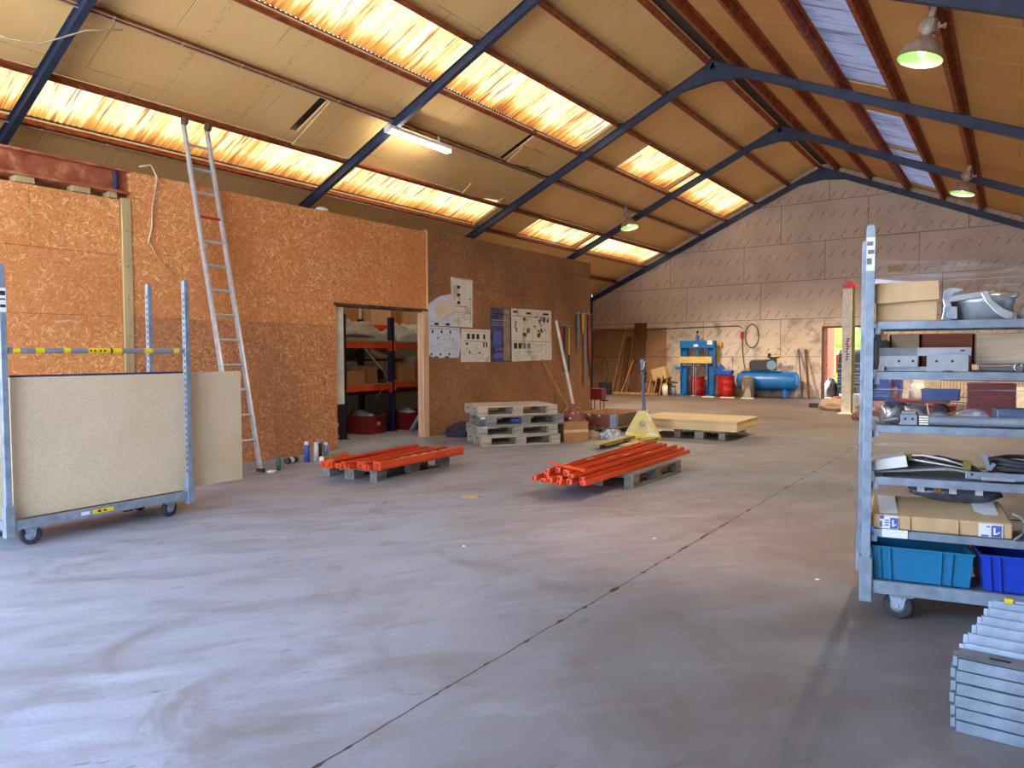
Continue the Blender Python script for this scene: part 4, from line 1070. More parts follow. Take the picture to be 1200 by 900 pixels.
solo('paper_tag', G().box((0, 0, 0), (.18, .004, .03)), 'paper_w', 'white paper tag on the upper edge of the third pallet in the stack', 'tag', (-6.12, 8.0, .405), R(54))
solo('paper_tag', G().box((0, 0, 0), (.2, .004, .025)), 'paper_blue', 'pale tag on the front edge of the second pallet in the stack', 'tag', (-6.08, 8.02, .27), R(54))

# orange racking beams on the first pallet: box section with end plates
def rack_beam(L, w, h, label, p0, p1, cat='beam', group=None, roll=0.0):
    a, b = Vector(p0), Vector(p1)
    d = b - a; rz = math.atan2(d.y, d.x); tilt = -math.atan2(d.z, math.hypot(d.x, d.y))
    t = thing('racking_beam', label, cat, tuple(a), rz, group)
    t.rotation_euler = (roll, tilt, rz)
    L = d.length
    # open step-section: wide flange below, narrower rib above
    g = G().span((0, -w / 2, 0), (L, w / 2, h * .25)).span((0, -w / 2, 0), (L, -w / 2 + .004, h)).span((0, w * .05, 0), (L, w * .05 + .012, h)).span((0, -w / 2, h - .005), (L, w * .05 + .012, h)).span((0, w / 2 - .004, 0), (L, w / 2, h * .55))
    part(t, 'profile', g, 'orange', .0015)
    for x in (0, L): part(t, 'end_plate', G().box((x + (.003 if x == 0 else -.003), 0, h * .55), (.006, w * 1.02, h * 1.15)).box((x + (-.012 if x == 0 else .012), -w * .2, h * .6), (.024, .006, h * .5)), 'orange', .001)
    return t
DIRP = R(92)
for i in range(7):
    x = -5.83 + i * .102
    y0 = 4.84 + rnd.uniform(-.04, .05) + .02 * i
    lab = 'orange racking beam on the pallet by the doorway, %s from the partition' % ORD[i]
    h = (.06, .075, .05, .06, .07, .05, .08)[i]
    rack_beam(1.5, .082 if i < 6 else .1, h, lab, (x, y0, .146), (x - .07 + rnd.uniform(-.015, .015), y0 + 1.42 + rnd.uniform(-.05, .05), .146), group='orange beams on the pallet by the doorway')
for i, (x, y0, z) in enumerate(((-5.69, 4.8, .2225), (-5.5, 4.78, .2125), (-5.33, 4.9, .2175))):
    rack_beam(1.4, .05, .026, 'thin orange bar loose on the racking beams by the doorway, %s from the partition' % ORD[i], (x + .03, y0, z), (x - .1, y0 + 1.38, z), 'bar', group='orange bars on top of the beams by the doorway')
for i in range(5):
    solo('paper_strip', G().box((0, 0, 0), (.02, .09, .002)), 'white', 'white sticker on the outermost orange beam by the doorway, %s from the near end' % ORD[i], 'sticker', (-5.256 - i * .008, 5.42 + i * .17, .2275), R(3), group='white stickers on the outermost orange beam')
# long bars fanned over the second pallet: square tubes with slots
def long_bar(a, b, w, h, lab, grp, sticker=None):
    d = b - a; L = d.length
    t = thing('orange_bar', lab, 'bar', tuple(a), math.atan2(d.y, d.x), grp)
    t.rotation_euler = (0, -math.atan2(d.z, math.hypot(d.x, d.y)), math.atan2(d.y, d.x))
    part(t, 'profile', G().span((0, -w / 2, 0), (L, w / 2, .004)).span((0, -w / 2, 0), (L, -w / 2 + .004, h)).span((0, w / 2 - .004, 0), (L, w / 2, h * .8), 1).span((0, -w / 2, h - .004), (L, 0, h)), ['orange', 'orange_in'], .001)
    for x, q in ((.002, -1), (L - .002, 1)):
        part(t, 'end_plate', G().box((x, 0, h * .5), (.005, w * 1.05, h * 1.05)).box((x + q * .016, w * .2, h * .45), (.028, .006, h * .7)).box((x + q * .012, -w * .3, h * .2), (.02, w * .3, .006)), 'orange')
    if sticker: part(t, 'paper_sticker', G().box((L * sticker, -w * .22, h + .001), (.16, w * .45, .002)), 'paper_tan')
for i in range(9):
    f = i / 8
    long_bar(Vector((-3.58 + .5 * f, 5.42 + rnd.uniform(-.1, .1), .146)), Vector((-3.78 + .68 * f, 8.1 - .2 * f + rnd.uniform(-.12, .12), .146)), .048, (.05, .062, .04)[i % 3],
             'long orange bar across the mid-hall pallet, bottom layer, %s from the partition side' % ORD[i], 'long fanned orange bars')
for i in range(5):
    f = (i + .5) / 5
    long_bar(Vector((-3.56 + .42 * f, 5.48 + rnd.uniform(-.12, .12), .21)), Vector((-3.73 + .56 * f, 7.95 - .15 * f + rnd.uniform(-.12, .12), .21)), .044, (.034, .046)[i % 2],
             'long orange bar across the mid-hall pallet, upper layer, %s from the partition side' % ORD[i], 'upper layer of long orange bars', .15 + .13 * i)
a, b = Vector((-3.62, 5.72, .258)), Vector((-3.1, 5.5, .258)); d = b - a
t = thing('orange_bar', 'short orange bar lying crosswise over the ends of the long bars', 'bar', tuple(a), math.atan2(d.y, d.x))
part(t, 'profile', G().span((0, -.012, 0), (d.length, .012, .022)), 'orange', .001)

# pallet collar with hinge plates
t = thing('pallet_collar', 'red-brown wooden pallet collar with steel corner hinges', 'collar', (-5.535, 10.66, .145), R(90))
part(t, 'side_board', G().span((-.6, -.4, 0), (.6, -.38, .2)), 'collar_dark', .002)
part(t, 'side_board', G().span((-.6, .38, 0), (.6, .4, .2)), 'collar_in', .002)
part(t, 'end_board', G().span((-.6, -.38, 0), (-.58, .38, .2)), 'collar', .002, 'red-brown end board flecked with white')
part(t, 'end_board', G().span((.58, -.38, 0), (.6, .38, .2)), 'collar_in', .002)
for sx in (-1, 1):
    for sy in (-1, 1):
        part(t, 'corner_hinge', G().span((sx * .6 - sx * .09, sy * .404, .0), (sx * .604, sy * .4, .2)).span((sx * .6, sy * .404, 0), (sx * .604, sy * .31, .2)).cyl((sx * .604, sy * .404, .0), (sx * .604, sy * .404, .2), .009, n=8), 'galv')
# heap of pale sheets
for i in range(7):
    jx, jy = rnd.uniform(-.012, .012), rnd.uniform(-.012, .012)
    solo('pine_sheet', G().span((-.81, -.575, 0), (.81, .575, .0215)), 'ply', 'pale pine sheet in the pile on the pallet, %s' % ['at the bottom', 'second from the bottom', 'third from the bottom', 'in the middle of the pile', 'third from the top', 'second from the top', 'on top'][i],
         'sheet', (-4.14 + jx, 10.98 + jy, .145 + i * .0225), R(1.5), 'pine sheets on the pallet', .001)

# ================================================================ PALLET JACK
t = thing('pallet_jack', 'worn yellow hand pallet truck with upright grey-blue handle', 'pallet jack', (-4.51, 9.75, 0), R(3))
for sx in (-1, 1):
    cx = sx * .19
    g = G().prism([(-.08, -.0), (.08, -.0), (.08, -1.02), (.055, -1.15), (-.055, -1.15), (-.08, -1.02)], .065, .085, 0, Matrix.Translation((cx, -.05, 0)))
    for q in (-1, 1): g.span((cx + q * .076 - .004, -1.07, .04), (cx + q * .076 + .004, -.05, .085))
    f = part(t, 'fork', g, 'jack_fork', .003)
    part(f, 'fork_roller', G().cyl((cx - .03, -1.02, .038), (cx + .03, -1.02, .038), .037, n=16), 'black')
mtx = Matrix.Translation((0, -.03, 0)) @ Matrix.Rotation(PI / 2, 4, 'X')
part(t, 'body_plate', G().prism([(-.27, .06), (.27, .06), (.27, .12), (.075, .46), (-.075, .46), (-.27, .12)], -.01, .01, 0, mtx), 'jack', .004)
part(t, 'frame_bar', G().span((-.27, -.06, .05), (.27, .03, .1)), 'jack_y', .006)
part(t, 'side_cheek', G().prism([(-.12, .1), (.12, .1), (.06, .43), (-.06, .43)], -.006, .006, 0, Matrix.Translation((0, .1, 0)) @ Matrix.Rotation(PI / 2, 4, 'X')).span((-.07, -.03, .43), (.07, .1, .46)), 'jack', .003)
part(t, 'pump', G().cyl((0, .13, .1), (0, .13, .42), .05).cyl((0, .13, .42), (0, .13, .47), .03), 'jack_y')
for sx in (-1, 1): part(t, 'steer_wheel', G().cyl((sx * .05, .15, .09), (sx * .11, .15, .09), .09, n=24), 'rubber')
part(t, 'side_bolt', G().cyl((.25, -.05, .17), (.25, -.08, .17), .02, n=10), 'jack')
h0, h1 = Vector((-.03, .11, .45)), Vector((-.035, .03, 1.06))
part(t, 'handle_tube', G().cyl(h0, h1, .024).cyl(h0 - Vector((0, 0, .03)), h0 + (h1 - h0) * .12, .04, .026), 'steelblue')
gp = []
for k in range(25):
    a = 2 * PI * k / 24
    gp.append((h1.x + .055 * math.sin(a), h1.y - .01, h1.z + .09 - .1 * math.cos(a)))
hg = part(t, 'grip_loop', G().tube(gp, .015, 8), 'black')
part(hg, 'control_lever', G().bar((h1.x + .02, h1.y, h1.z - .02), (h1.x + .05, h1.y - .02, h1.z + .14), .012, .02), 'white')
part(hg, 'neck', G().cyl(h1 - Vector((0, 0, .05)), h1 + Vector((0, 0, .17)), .02).box(h1 + Vector((0, 0, .14)), (.05, .04, .05)), 'grey')
# round emblem with a letter G
g = G(); n = 24
for k in range(n):
    a0, a1 = 2 * PI * k / n, 2 * PI * (k + 1) / n
    g.prism([(.048 * math.cos(a0), .048 * math.sin(a0)), (.048 * math.cos(a1), .048 * math.sin(a1)), (.038 * math.cos(a1), .038 * math.sin(a1)), (.038 * math.cos(a0), .038 * math.sin(a0))], .0105, .012, 0, mtx @ Matrix.Translation((0, .27, 0)))
for k in range(11):
    a0, a1 = R(50) + R(26) * k, R(50) + R(26) * (k + 1)
    g.prism([(.026 * math.cos(a0), .026 * math.sin(a0)), (.026 * math.cos(a1), .026 * math.sin(a1)), (.017 * math.cos(a1), .017 * math.sin(a1)), (.017 * math.cos(a0), .017 * math.sin(a0))], .0105, .012, 0, mtx @ Matrix.Translation((0, .27, 0)))
g.box((.013, -.0, .0112), (.024, .008, .0015), 0, mtx @ Matrix.Translation((0, .267, 0)))
part(t, 'emblem', g, 'steelblue', label='round blue emblem with a letter G')

# ================================================================ THINGS ALONG THE PARTITION
def can(label, x, y, mats, h=.2, r=.033, name='spray_can'):
    t = thing(name, label, 'can', (x, y, 0))
    part(t, 'can_body', G().lathe([(0, 0), (r, 0), (r, h * .82), (r * .55, h * .87), (0, h * .87)], 18), mats[0])
    part(t, 'cap', G().lathe([(r * .8, h * .85), (r * .8, h), (0, h)], 16), mats[1])
    if len(mats) > 2: part(t, 'band', G().lathe([(r * 1.02, h * .25), (r * 1.02, h * .7)], 18), mats[2])
can('tall white and blue spray can standing by the doorway', -7.06, 5.6, ['poster_b', 'paper_w'], .25, .036)
can('white spray can standing next to the blue one', -7.05, 5.73, ['paper_w', 'paper_w'], .23, .034)
can('dark spray can standing between the white ones', -7.09, 5.82, ['black', 'cab_trim'], .24, .03)
can('grey white spray can nearest the doorway', -7.08, 5.91, ['cab_trim', 'paper_w'], .21, .032)
t = thing('spray_can', 'dark spray can lying on its side at the foot of the partition', 'can', (-7.13, 5.42, .04), R(20))
part(t, 'can_body', G().cyl((0, -.1, 0), (0, .08, 0), .038), 'black'); part(t, 'cap', G().cyl((0, .08, 0), (0, .12, 0), .033), 'cab_trim')
part(t, 'band', G().cyl((0, -.05, 0), (0, .02, 0), .0385), 'cream')
t = thing('marking_tube', 'cardboard tube with an orange end lying by the spray cans', 'tube', (-6.86, 5.83, .042), R(10))
part(t, 'tube', G().cyl((-.02, -.18, 0), (0, .2, 0), .04), 'card_dk'); part(t, 'end_disc', G().cyl((-.021, -.186, 0), (-.02, -.178, 0), .041), 'paper_w')
part(t, 'cap', G().cyl((0, .12, 0), (.005, .27, 0), .043), 'orange')
solo('green_bottle', G().lathe([(0, 0), (.026, 0), (.028, .1), (.012, .14), (.012, .17), (0, .17)], 14), 'green', 'small green bottle standing beside the foot of the ladder', 'bottle', (-6.83, 5.02, 0))
solo('rag_scrap', G().lump((0, 0, .012), (.05, .06, .02), 9, .3, 12, 8, floor=0), 'paper_w', 'small pale scrap on the floor at the ladder foot', 'scrap', (-6.74, 4.86, 0))
solo('cloth_heap', G().lump((0, 0, .05), (.26, .3, .17), 12, .32, 30, 18, floor=.0, freq=3.2), 'cloth', 'heap of dark cloth on the floor between doorway and pallet stack', 'cloth', (-7.27, 8.9, 0))
# papers pinned to the partition
def sheet(name, label, pts, x, mats, marks, curl=0.0, cat='poster'):
    """flat printed paper on the wall; pts are (y, z) corners, marks are (y0, z0, y1, z1, material)"""
    g = G()
    n = len(pts)
    g.add([(x, y, z) for y, z in pts] + [(x - .001, y, z) for y, z in pts], [tuple(range(n)), tuple(range(2 * n - 1, n - 1, -1))] + [(i, (i + 1) % n, n + (i + 1) % n, n + i) for i in range(n)], 0)
    for (a, b, c, d, m) in marks: g.add([(x + .0012, a, b), (x + .0012, c, b), (x + .0012, c, d), (x + .0012, a, d)], [(0, 1, 2, 3)], m)
    return solo(name, g, mats, label, cat)
XP = XW + .006
def lines(y0, y1, z0, z1, n, m, seed, fill=.6):
    r = random.Random(seed); out = []
    for i in range(n):
        z = z0 + (z1 - z0) * (i + .5) / n; y = y0
        while y < y1:
            w = r.uniform(.02, .07)
            if r.random() < fill: out.append((y, z - .004, min(y + w, y1), z + .004, m))
            y += w + r.uniform(.01, .03)
    return out
mk = [(9.2, 2.42 - .13 * i, 9.28, 2.47 - .13 * i, 1) for i in range(3)] + [(9.14, 2.12, 9.42, 2.13, 1), (9.1, 2.585, 9.6, 2.592, 1), (9.5, 2.26, 9.58, 2.27, 1), (9.12, 2.02, 9.56, 2.026, 2)]
mk += lines(9.15, 9.58, 1.9, 2.0, 4, 2, 1) + [(9.55, 1.85 + .05 * i, 9.57, 1.87 + .05 * i, 1) for i in range(9)]
sheet('wall_drawing', 'tall upright drawing, the highest of the papers on the partition', [(9.03, 2.6), (9.62, 2.6), (9.61, 1.78), (9.1, 1.78), (9.06, 2.2)], XP, ['paper', 'ink', 'ink_grey'], mk)
t = sheet('wall_drawing', 'torn bluish drawing with a folded-down flap beside the doorway frame', [(8.47, 1.78), (9.14, 1.78), (9.1, 2.08), (9.05, 2.32), (8.75, 2.26), (8.48, 2.12)], XP + .003, ['paper_blue', 'ink', 'ink_grey', 'paper_tan'],
          lines(8.5, 9.0, 1.8, 1.9, 3, 2, 5) + [(8.62, 1.79, 8.72, 1.83, 1), (8.9, 1.79, 9.0, 1.83, 1)])
g = G().add([(XP + .008, 8.62, 1.98), (XP + .02, 8.7, 1.86), (XP + .03, 9.12, 2.05), (XP + .012, 9.05, 2.18), (XP + .008, 8.7, 2.19)], [(0, 1, 2, 3, 4)])
part(t, 'folded_flap', g, 'paper_tan')
mk = []
for i in range(3): mk += [(8.55 + .22 * i, 1.66, 8.59 + .22 * i, 1.71, 1), (8.52 + .22 * i, 1.3, 8.56 + .22 * i, 1.34, 1)]
mk += [(8.68, 1.56, 8.71, 1.6, 3), (9.06, 1.54, 9.08, 1.58, 3), (8.5, 1.73, 9.2, 1.737, 1)] + lines(8.5, 9.2, 1.36, 1.66, 8, 2, 6, .35)
mk += [(8.6, 1.262, 8.7, 1.285, 1), (8.86, 1.262, 8.97, 1.285, 1)]
sheet('wall_drawing', 'large low drawing with small red marks next to the doorway frame', [(8.47, 1.31), (8.6, 1.26), (9.22, 1.26), (9.3, 1.5), (9.25, 1.76), (8.47, 1.77)], XP + .006, ['paper_blue', 'ink', 'ink_grey', 'ink_red'], mk)
mk = [(9.45 + .13 * i, 1.58, 9.53 + .13 * i, 1.67, 1) for i in range(3)] + [(9.9, 1.58, 9.96, 1.67, 1), (9.9, 1.44, 9.94, 1.53, 1), (9.98, 1.44, 10.02, 1.53, 1), (9.42, 1.48, 9.48, 1.52, 1), (9.38, 1.54, 9.98, 1.547, 1)] + lines(9.35, 10.05, 1.22, 1.44, 6, 2, 7, .5) + [(9.5, 1.33, 9.54, 1.37, 1), (9.78, 1.32, 9.82, 1.36, 1), (9.36, 1.71, 10.08, 1.716, 2)]
sheet('wall_drawing', 'square drawing of small figures between torn drawing and dark poster', [(9.28, 1.19), (10.11, 1.18), (10.11, 1.75), (9.3, 1.75)], XP + .003, ['paper', 'ink', 'ink_grey'], mk)
mk = [(10.2, 1.5, 10.44, 1.74, 1), (10.26, 1.36, 10.5, 1.44, 1), (10.22, 1.25, 10.52, 1.33, 1), (10.52, 1.2, 10.72, 2.15, 2), (10.33, 1.36, 10.5, 1.38, 3), (10.3, 1.33, 10.46, 1.35, 3), (10.14, 1.93, 10.6, 1.937, 4), (10.14, 1.88, 10.55, 1.884, 4), (10.14, 1.84, 10.55, 1.844, 4), (10.14, 2.04, 10.7, 2.05, 5)]
sheet('poster', 'dark violet and blue printed poster on the partition', [(10.12, 1.18), (10.77, 1.18), (10.76, 2.17), (10.12, 2.15)], XP, ['poster', 'poster_b', 'poster_t', 'ink_red', 'paper_blue', 'ink'], mk)
mk = [(10.8, 2.03, 12.1, 2.04, 1), (10.8, 1.56, 12.1, 1.566, 1), (11.46, 1.25, 11.467, 2.15, 2)]
r = random.Random(3)
for k_ in range(26):
    y = r.choice((10.85, 11.5)) + r.uniform(0, .5); z = r.uniform(1.62, 1.98); w = r.uniform(.03, .1); mk.append((y, z, y + w, z + r.uniform(.03, .09), r.choice((1, 2))))
mk += [(10.84 + .15 * i, 1.42, 10.95 + .15 * i, 1.53, 1 if i < 2 else 2) for i in range(4)] + lines(10.84, 12.05, 1.24, 1.4, 5, 2, 11, .4) + lines(11.5, 12.05, 1.42, 1.54, 4, 2, 12, .5) + [(11.85, 2.09, 12.05, 2.13, 1), (11.25, 2.08, 11.42, 2.12, 1), (10.82, 2.09, 10.95, 2.13, 1), (11.2, 1.36, 11.44, 1.367, 1)]
sheet('poster', 'big white sheet of printed pictures beside the dark poster', [(10.78, 1.18), (12.18, 1.2), (12.15, 2.19), (10.76, 2.17)], XP + .002, ['paper', 'ink', 'ink_grey'], mk)
# things leaning and hanging
solo('plastic_pipe', G().cyl((-7.3, 12.55, .0), (XW + .05, 12.27, 2.0), .032, n=14), 'pipe_w', 'pale plastic pipe leaning on the partition past the posters', 'pipe')
solo('wooden_stick', G().cyl((-7.38, 12.6, 0), (XW + .02, 11.78, 1.22), .014, n=8), 'plank_lt', 'thin wooden stick leaning across the foot of the partition', 'stick')
hook = lambda y, z: G().span((XW, y - .02, z - .02), (XW + .06, y + .02, z)).cyl((XW + .05, y, z - .01), (XW + .05, y, z + .02), .006)
def hang(name, label, cat, y, z0, z1, m, r, lean=0.0, hookit=False):
    return solo(name, G().cyl((XW + .03, y + lean, z1), (XW + .03, y, z0), r, n=8), m, label, cat)
hang('hanging_rod', 'dull red rod hanging on the partition', 'rod', 12.53, 1.15, 1.88, 'pink', .014)
hang('hanging_rod', 'thick black rod hanging between the red and the yellow rods', 'rod', 12.63, .95, 1.9, 'black', .018)
hang('hanging_rod', 'grey rod hanging beside the black rod', 'rod', 12.71, 1.0, 1.9, 'web_grey', .012)
t = thing('hanging_rod', 'yellow rod with a dark lower end hanging on the partition', 'rod', (XW + .04, 12.8, 1.0))
part(t, 'rod', G().cyl((0, 0, .3), (0, 0, .86), .018, n=8), 'web_yel'); part(t, 'grip', G().cyl((0, 0, -.05), (0, 0, .3), .02, n=8), 'black')
solo('wall_hook', G().span((XW, 12.5, 1.9), (XW + .05, 12.86, 1.92)), 'galv_dull', 'short metal rail the coloured rods hang from', 'hook')
solo('wall_hook', G().span((XW, 13.12, 2.18), (XW + .06, 13.72, 2.2)).cyl((XW + .05, 13.2, 2.18), (XW + .05, 13.2, 2.27), .006).cyl((XW + .05, 13.4, 2.18), (XW + .05, 13.4, 2.27), .006).cyl((XW + .05, 13.6, 2.18), (XW + .05, 13.6, 2.27), .006), 'galv_dull', 'pegged rail the lifting straps hang from', 'hook')
def strap(label, y, z1, m, w=.035, dy=.0, x=.05):
    g = G()
    for s in (-1, 1):
        g.bar((XW + x, y + s * w, 2.18), (XW + x, y + s * w * .3 + dy, z1), .006, .045, 0, (0, 1, 0))
    g.bar((XW + x, y - w, 2.17), (XW + x, y + w, 2.17), .006, .045, 0, (1, 0, 0))
    solo('lifting_strap', g, m, label, 'strap', group='lifting straps at the end of the partition')
strap('grey lifting strap, the one nearest the coloured rods', 13.18, 1.35, 'web_grey')
strap('yellow short lifting strap among the grey ones', 13.34, 1.75, 'web_yel', x=.07)
strap('grey lifting strap hanging lowest of all, almost to knee height', 13.47, .62, 'web_grey')
strap('red lifting strap nearest the end of the partition', 13.63, 1.12, 'pink', dy=.06)
strap('black lifting strap behind the red one', 13.735, .8, 'black', x=.03)

# carton and junk behind the pallet stack
t = thing('cardboard_box', 'brown carton on the floor behind the pallet stack', 'box', (-5.5, 9.3, 0), R(54))
part(t, 'carton', G().span((-.2, -.2, 0), (.2, .2, .3)), 'card_dk', .003); part(t, 'tape', G().span((-.2, -.205, .14), (.2, -.2, .18)), 'card')
solo('scrap_heap', G().lump((0, 0, .0), (.2, .2, .2), 21, .35, 20, 12, floor=.0), 'collar', 'red-brown crumpled sacking lying on the brown carton', 'sack', (-5.5, 9.34, .301))
solo('crumpled_paper', G().lump((0, 0, .01), (.36, .15, .075), 31, .45, 34, 16, floor=0, freq=4), 'card_grey', 'crumpled brown paper on the floor before the pallet collar', 'paper', (-5.72, 9.76, 0))
solo('crumpled_paper', G().lump((0, 0, .02), (.17, .13, .1), 37, .45, 28, 16, floor=0, freq=4), 'card_grey', 'crumpled pale tan paper at the corner hinge of the collar', 'paper', (-5.34, 9.64, 0))
solo('plastic_film_heap', G().lump((0, 0, .03), (.24, .15, .12), 41, .4, 26, 14, floor=0, freq=3.3), 'bag', 'crumpled clear film beside the forks of the pallet truck', 'film', (-5.02, 9.74, 0))
solo('floor_card', G().box((0, 0, .004), (.16, .1, .006)), 'card', 'small flat scrap of cardboard on the bare floor in front of the doorway pallet', 'scrap', (-4.06, 5.05, 0), R(20))

# red box on legs at the end of the partition
t = thing('tool_stand', 'red tool box standing on thin black legs past the end of the partition', 'stand', (-8.1, 14.95, 0), R(8))
part(t, 'box', G().span((-.16, -.15, .24), (.16, .15, .5)), 'crate_red', .008)
for sx in (-1, 1):
    for sy in (-1, 1): part(t, 'leg', G().cyl((sx * .12, sy * .12, 0), (sx * .11, sy * .11, .25), .012, n=8), 'black')
part(t, 'tray', G().span((.1, -.06, .2), (.26, .06, .23)), 'black')

# ================================================================ STORE ROOM BEHIND THE DOORWAY
def upright(x, y, h, label):
    t = thing('rack_upright', label, 'rack', (x, y, 0))
    g = G().span((-.04, -.045, 0), (.04, -.04, h)).span((-.04, -.045, 0), (-.035, .045, h)).span((.035, -.045, 0), (.04, .045, h)).span((-.04, .03, 0), (.04, .045, h))
    part(t, 'post', g, 'navy_rack'); part(t, 'foot', G().span((-.07, -.07, 0), (.07, .07, .012)), 'navy_rack')
    part(t, 'brace', G().bar((-.75, 0, .2), (-.04, 0, .9), .03, .02).bar((-.75, 0, 1.5), (-.04, 0, .9), .03, .02), 'galv_dull')
    part(t, 'rear_post', G().span((-.79, -.04, 0), (-.71, .04, h)), 'navy_rack')
upright(-8.52, 7.46, 1.95, 'dark blue rack upright at the near side of the store room doorway')
upright(-8.76, 8.76, 1.95, 'dark blue rack upright in the middle of the store room doorway')
upright(-8.8, 10.4, 1.95, 'dark blue rack upright beyond the door frame in the store room')
def rbeam(y0, y1, z, label, x=-8.74):
    t = thing('rack_beam', label, 'beam', (x, y0, z))
    part(t, 'profile', G().span((-.025, 0, -.045), (.025, y1 - y0, .045)).span((-.04, 0, -.045), (-.025, y1 - y0, .02)), 'orange_rack', .002)
    for y in (0, y1 - y0): part(t, 'hook_plate', G().span((-.03, y - .02, -.09), (.035, y + .02, .09)), 'orange_rack')
rbeam(7.43, 8.71, 1.47, 'orange rack beam below the grey sheeting in the store room')
rbeam(8.81, 10.35, 1.47, 'orange rack beam at chest height beside the door frame in the store room')
rbeam(7.43, 8.71, .76, 'orange rack beam at knee height, near bay of the store room')
rbeam(8.81, 10.35, .8, 'orange rack beam at knee height, far bay of the store room')
rbeam(8.81, 10.35, 1.82, 'orange rack beam highest up by the door frame in the store room', -9.5)
for i, (y0, y1, z) in enumerate(((7.43, 8.71, 1.52), (8.81, 10.35, 1.52), (7.43, 8.71, .81), (8.81, 10.35, .85))):  # decks made deep to keep overhead light off the rack below
    solo('rack_deck', G().span((-9.58, y0, z), (-8.7, y1, z + .018)), 'card_dk', ['chipboard deck under the grey sheeting in the store room', 'upper chipboard deck of the far bay in the store room', 'lower chipboard deck of the near bay in the store room', 'lower chipboard deck of the far bay in the store room'][i], 'deck')
def sheeting(c, d, seed, m, label):
    def fn(u, v):
        x = c[0] + (u - .5) * d[0]; y = c[1] + (v - .5) * d[1]
        e = (math.sin(PI * u) * math.sin(PI * v)) ** .35
        return Vector((x, y, c[2] + d[2] * e * (.72 + .3 * noise.noise(Vector((u * 3 + seed, v * 3, 0))) + .28 * abs(noise.noise(Vector((u * 8, v * 8 + seed, 1)))))))
    solo('plastic_sheeting', G().grid(36, 44, fn, 0, False), m, label, 'sheeting')
sheeting((-9.05, 8.12, 1.545), (.68, 1.0, .4), 2, 'tarp', 'crumpled grey white sheeting on the near rack bay of the store room')
sheeting((-9.05, 9.35, 1.545), (.7, .95, .4), 9, 'tarp', 'crumpled pale sheeting on the far rack bay of the store room')
sheeting((-8.95, 7.95, 1.6), (.5, .8, .12), 5, 'black', 'dark folded film poking out below the grey sheeting')
for i, (x, y, z, sx, sy, sz, m) in enumerate(((-10.1, 8.7, 1.85, .5, .7, .36, 'card_dk'), (-9.8, 9.42, 1.85, .3, .45, .36, 'card'), (-10.15, 10.3, 1.85, .5, .7, .4, 'card_dk'), (-9.75, 10.45, 1.85, .2, .55, .36, 'card'))):
    solo('cardboard_box', G().span((-sx / 2, -sy / 2, 0), (sx / 2, sy / 2, sz)), m, ['big brown carton high in the store room above the sheeting', 'yellow carton with slanting lid high in the store room', 'large dark carton high behind the middle rack upright', 'yellow carton high in the store room beside the door frame'][i], 'box', (x, y, z), R(8 * (-1) ** i), bevel=.004)
solo('rack_deck', G().span((-10.5, 7.4, 1.8), (-9.6, 12, 1.848)), 'card_dk', 'high deck along the back of the store room carrying the cartons', 'deck')  # runs the whole length so the room below stays dark
solo('rack_deck.001', G().span((-10.5, 7.4, 1.2), (-9.6, 12, 1.24)).span((-10.5, 7.4, .6), (-9.6, 12, .64)), 'wood_red', 'dark middle shelving along the back of the store room', 'shelving')
struct('wall_store', G().span((-10.9, YF, 0), (-10.8, 13.7, 3.0)), 'plaster')
for i, (x, y, z, s, m) in enumerate(((-9.0, 8.0, .83, (.4, .35, .22), 'card_dk'), (-9.1, 8.42, .83, (.4, .3, .3), 'plank_lt'), (-9.0, 9.2, .87, (.4, .4, .3), 'card_dk'), (-9.1, 9.7, .87, (.3, .35, .42), 'card_grey'), (-10.0, 8.6, 1.24, (.5, .5, .4), 'black'), (-10.0, 9.5, 1.24, (.4, .6, .35), 'card_grey'), (-10, 8.5, .64, (.5, .7, .4), 'card_dk'), (-10, 9.6, .64, (.5, .6, .4), 'wood_red'))):
    solo('storage_box', G().span((-s[0] / 2, -s[1] / 2, 0), (s[0] / 2, s[1] / 2, s[2])), m, ['brown box on the low deck of the near bay, nearer the door edge', 'pale wooden box on the low deck by the middle upright', 'brown box on the low deck just past the middle upright', 'greyish box on the low deck by the door frame', 'black box on the middle shelf at the back of the store room', 'greyish box on the middle shelf at the back of the store room', 'brown box on the low back shelf of the store room', 'red-brown box on the low back shelf of the store room'][i], 'box', (x, y, z + .001), R(rnd.uniform(-8, 8)), bevel=.005)
def floor_crate(x, y, rz, label, m='crate_red'):
    t = thing('stacking_crate', label, 'crate', (x, y, 0), rz)
    g = G()
    for s in (-1, 1):
        g.span((-.3, s * .2 - .006, 0), (.3, s * .2 + .006, .3)); g.span((s * .3 - .006, -.2, 0), (s * .3 + .006, .2, .3))
    g.span((-.3, -.2, 0), (.3, .2, .01))
    part(t, 'shell', g, m, .003)
    r_ = G()
    for s in (-1, 1): r_.span((-.315, s * .205 - .012, .28), (.315, s * .205 + .012, .305)); r_.span((s * .305 - .012, -.21, .28), (s * .305 + .012, .21, .305))
    part(t, 'rim', r_, m, .003)
    part(t, 'contents', G().lump((0, 0, .2), (.26, .17, .16), x * 3 + y, .4, 20, 12, freq=3), 'galv_dull')
    part(t, 'tag', G().span((.316, -.04, .14), (.318, .05, .2)), 'paper_tan')
floor_crate(-8.95, 8.28, R(8), 'dark red crate on the store room floor beside the middle upright')
floor_crate(-8.85, 9.2, R(-6), 'dark red crate on the store room floor just past the middle upright')
floor_crate(-8.85, 9.9, R(4), 'dark red crate on the store room floor by the door frame')
floor_crate(-9.35, 7.75, R(4), 'dark red crate deepest in the near bay of the store room')
solo('white_canister', G().lump((0, 0, .0), (.12, .16, .14), 4, .25, 16, 10, floor=0), 'tarp', 'pale bundle lying on the red crate in the near bay', 'bundle', (-9.35, 7.75, .34))
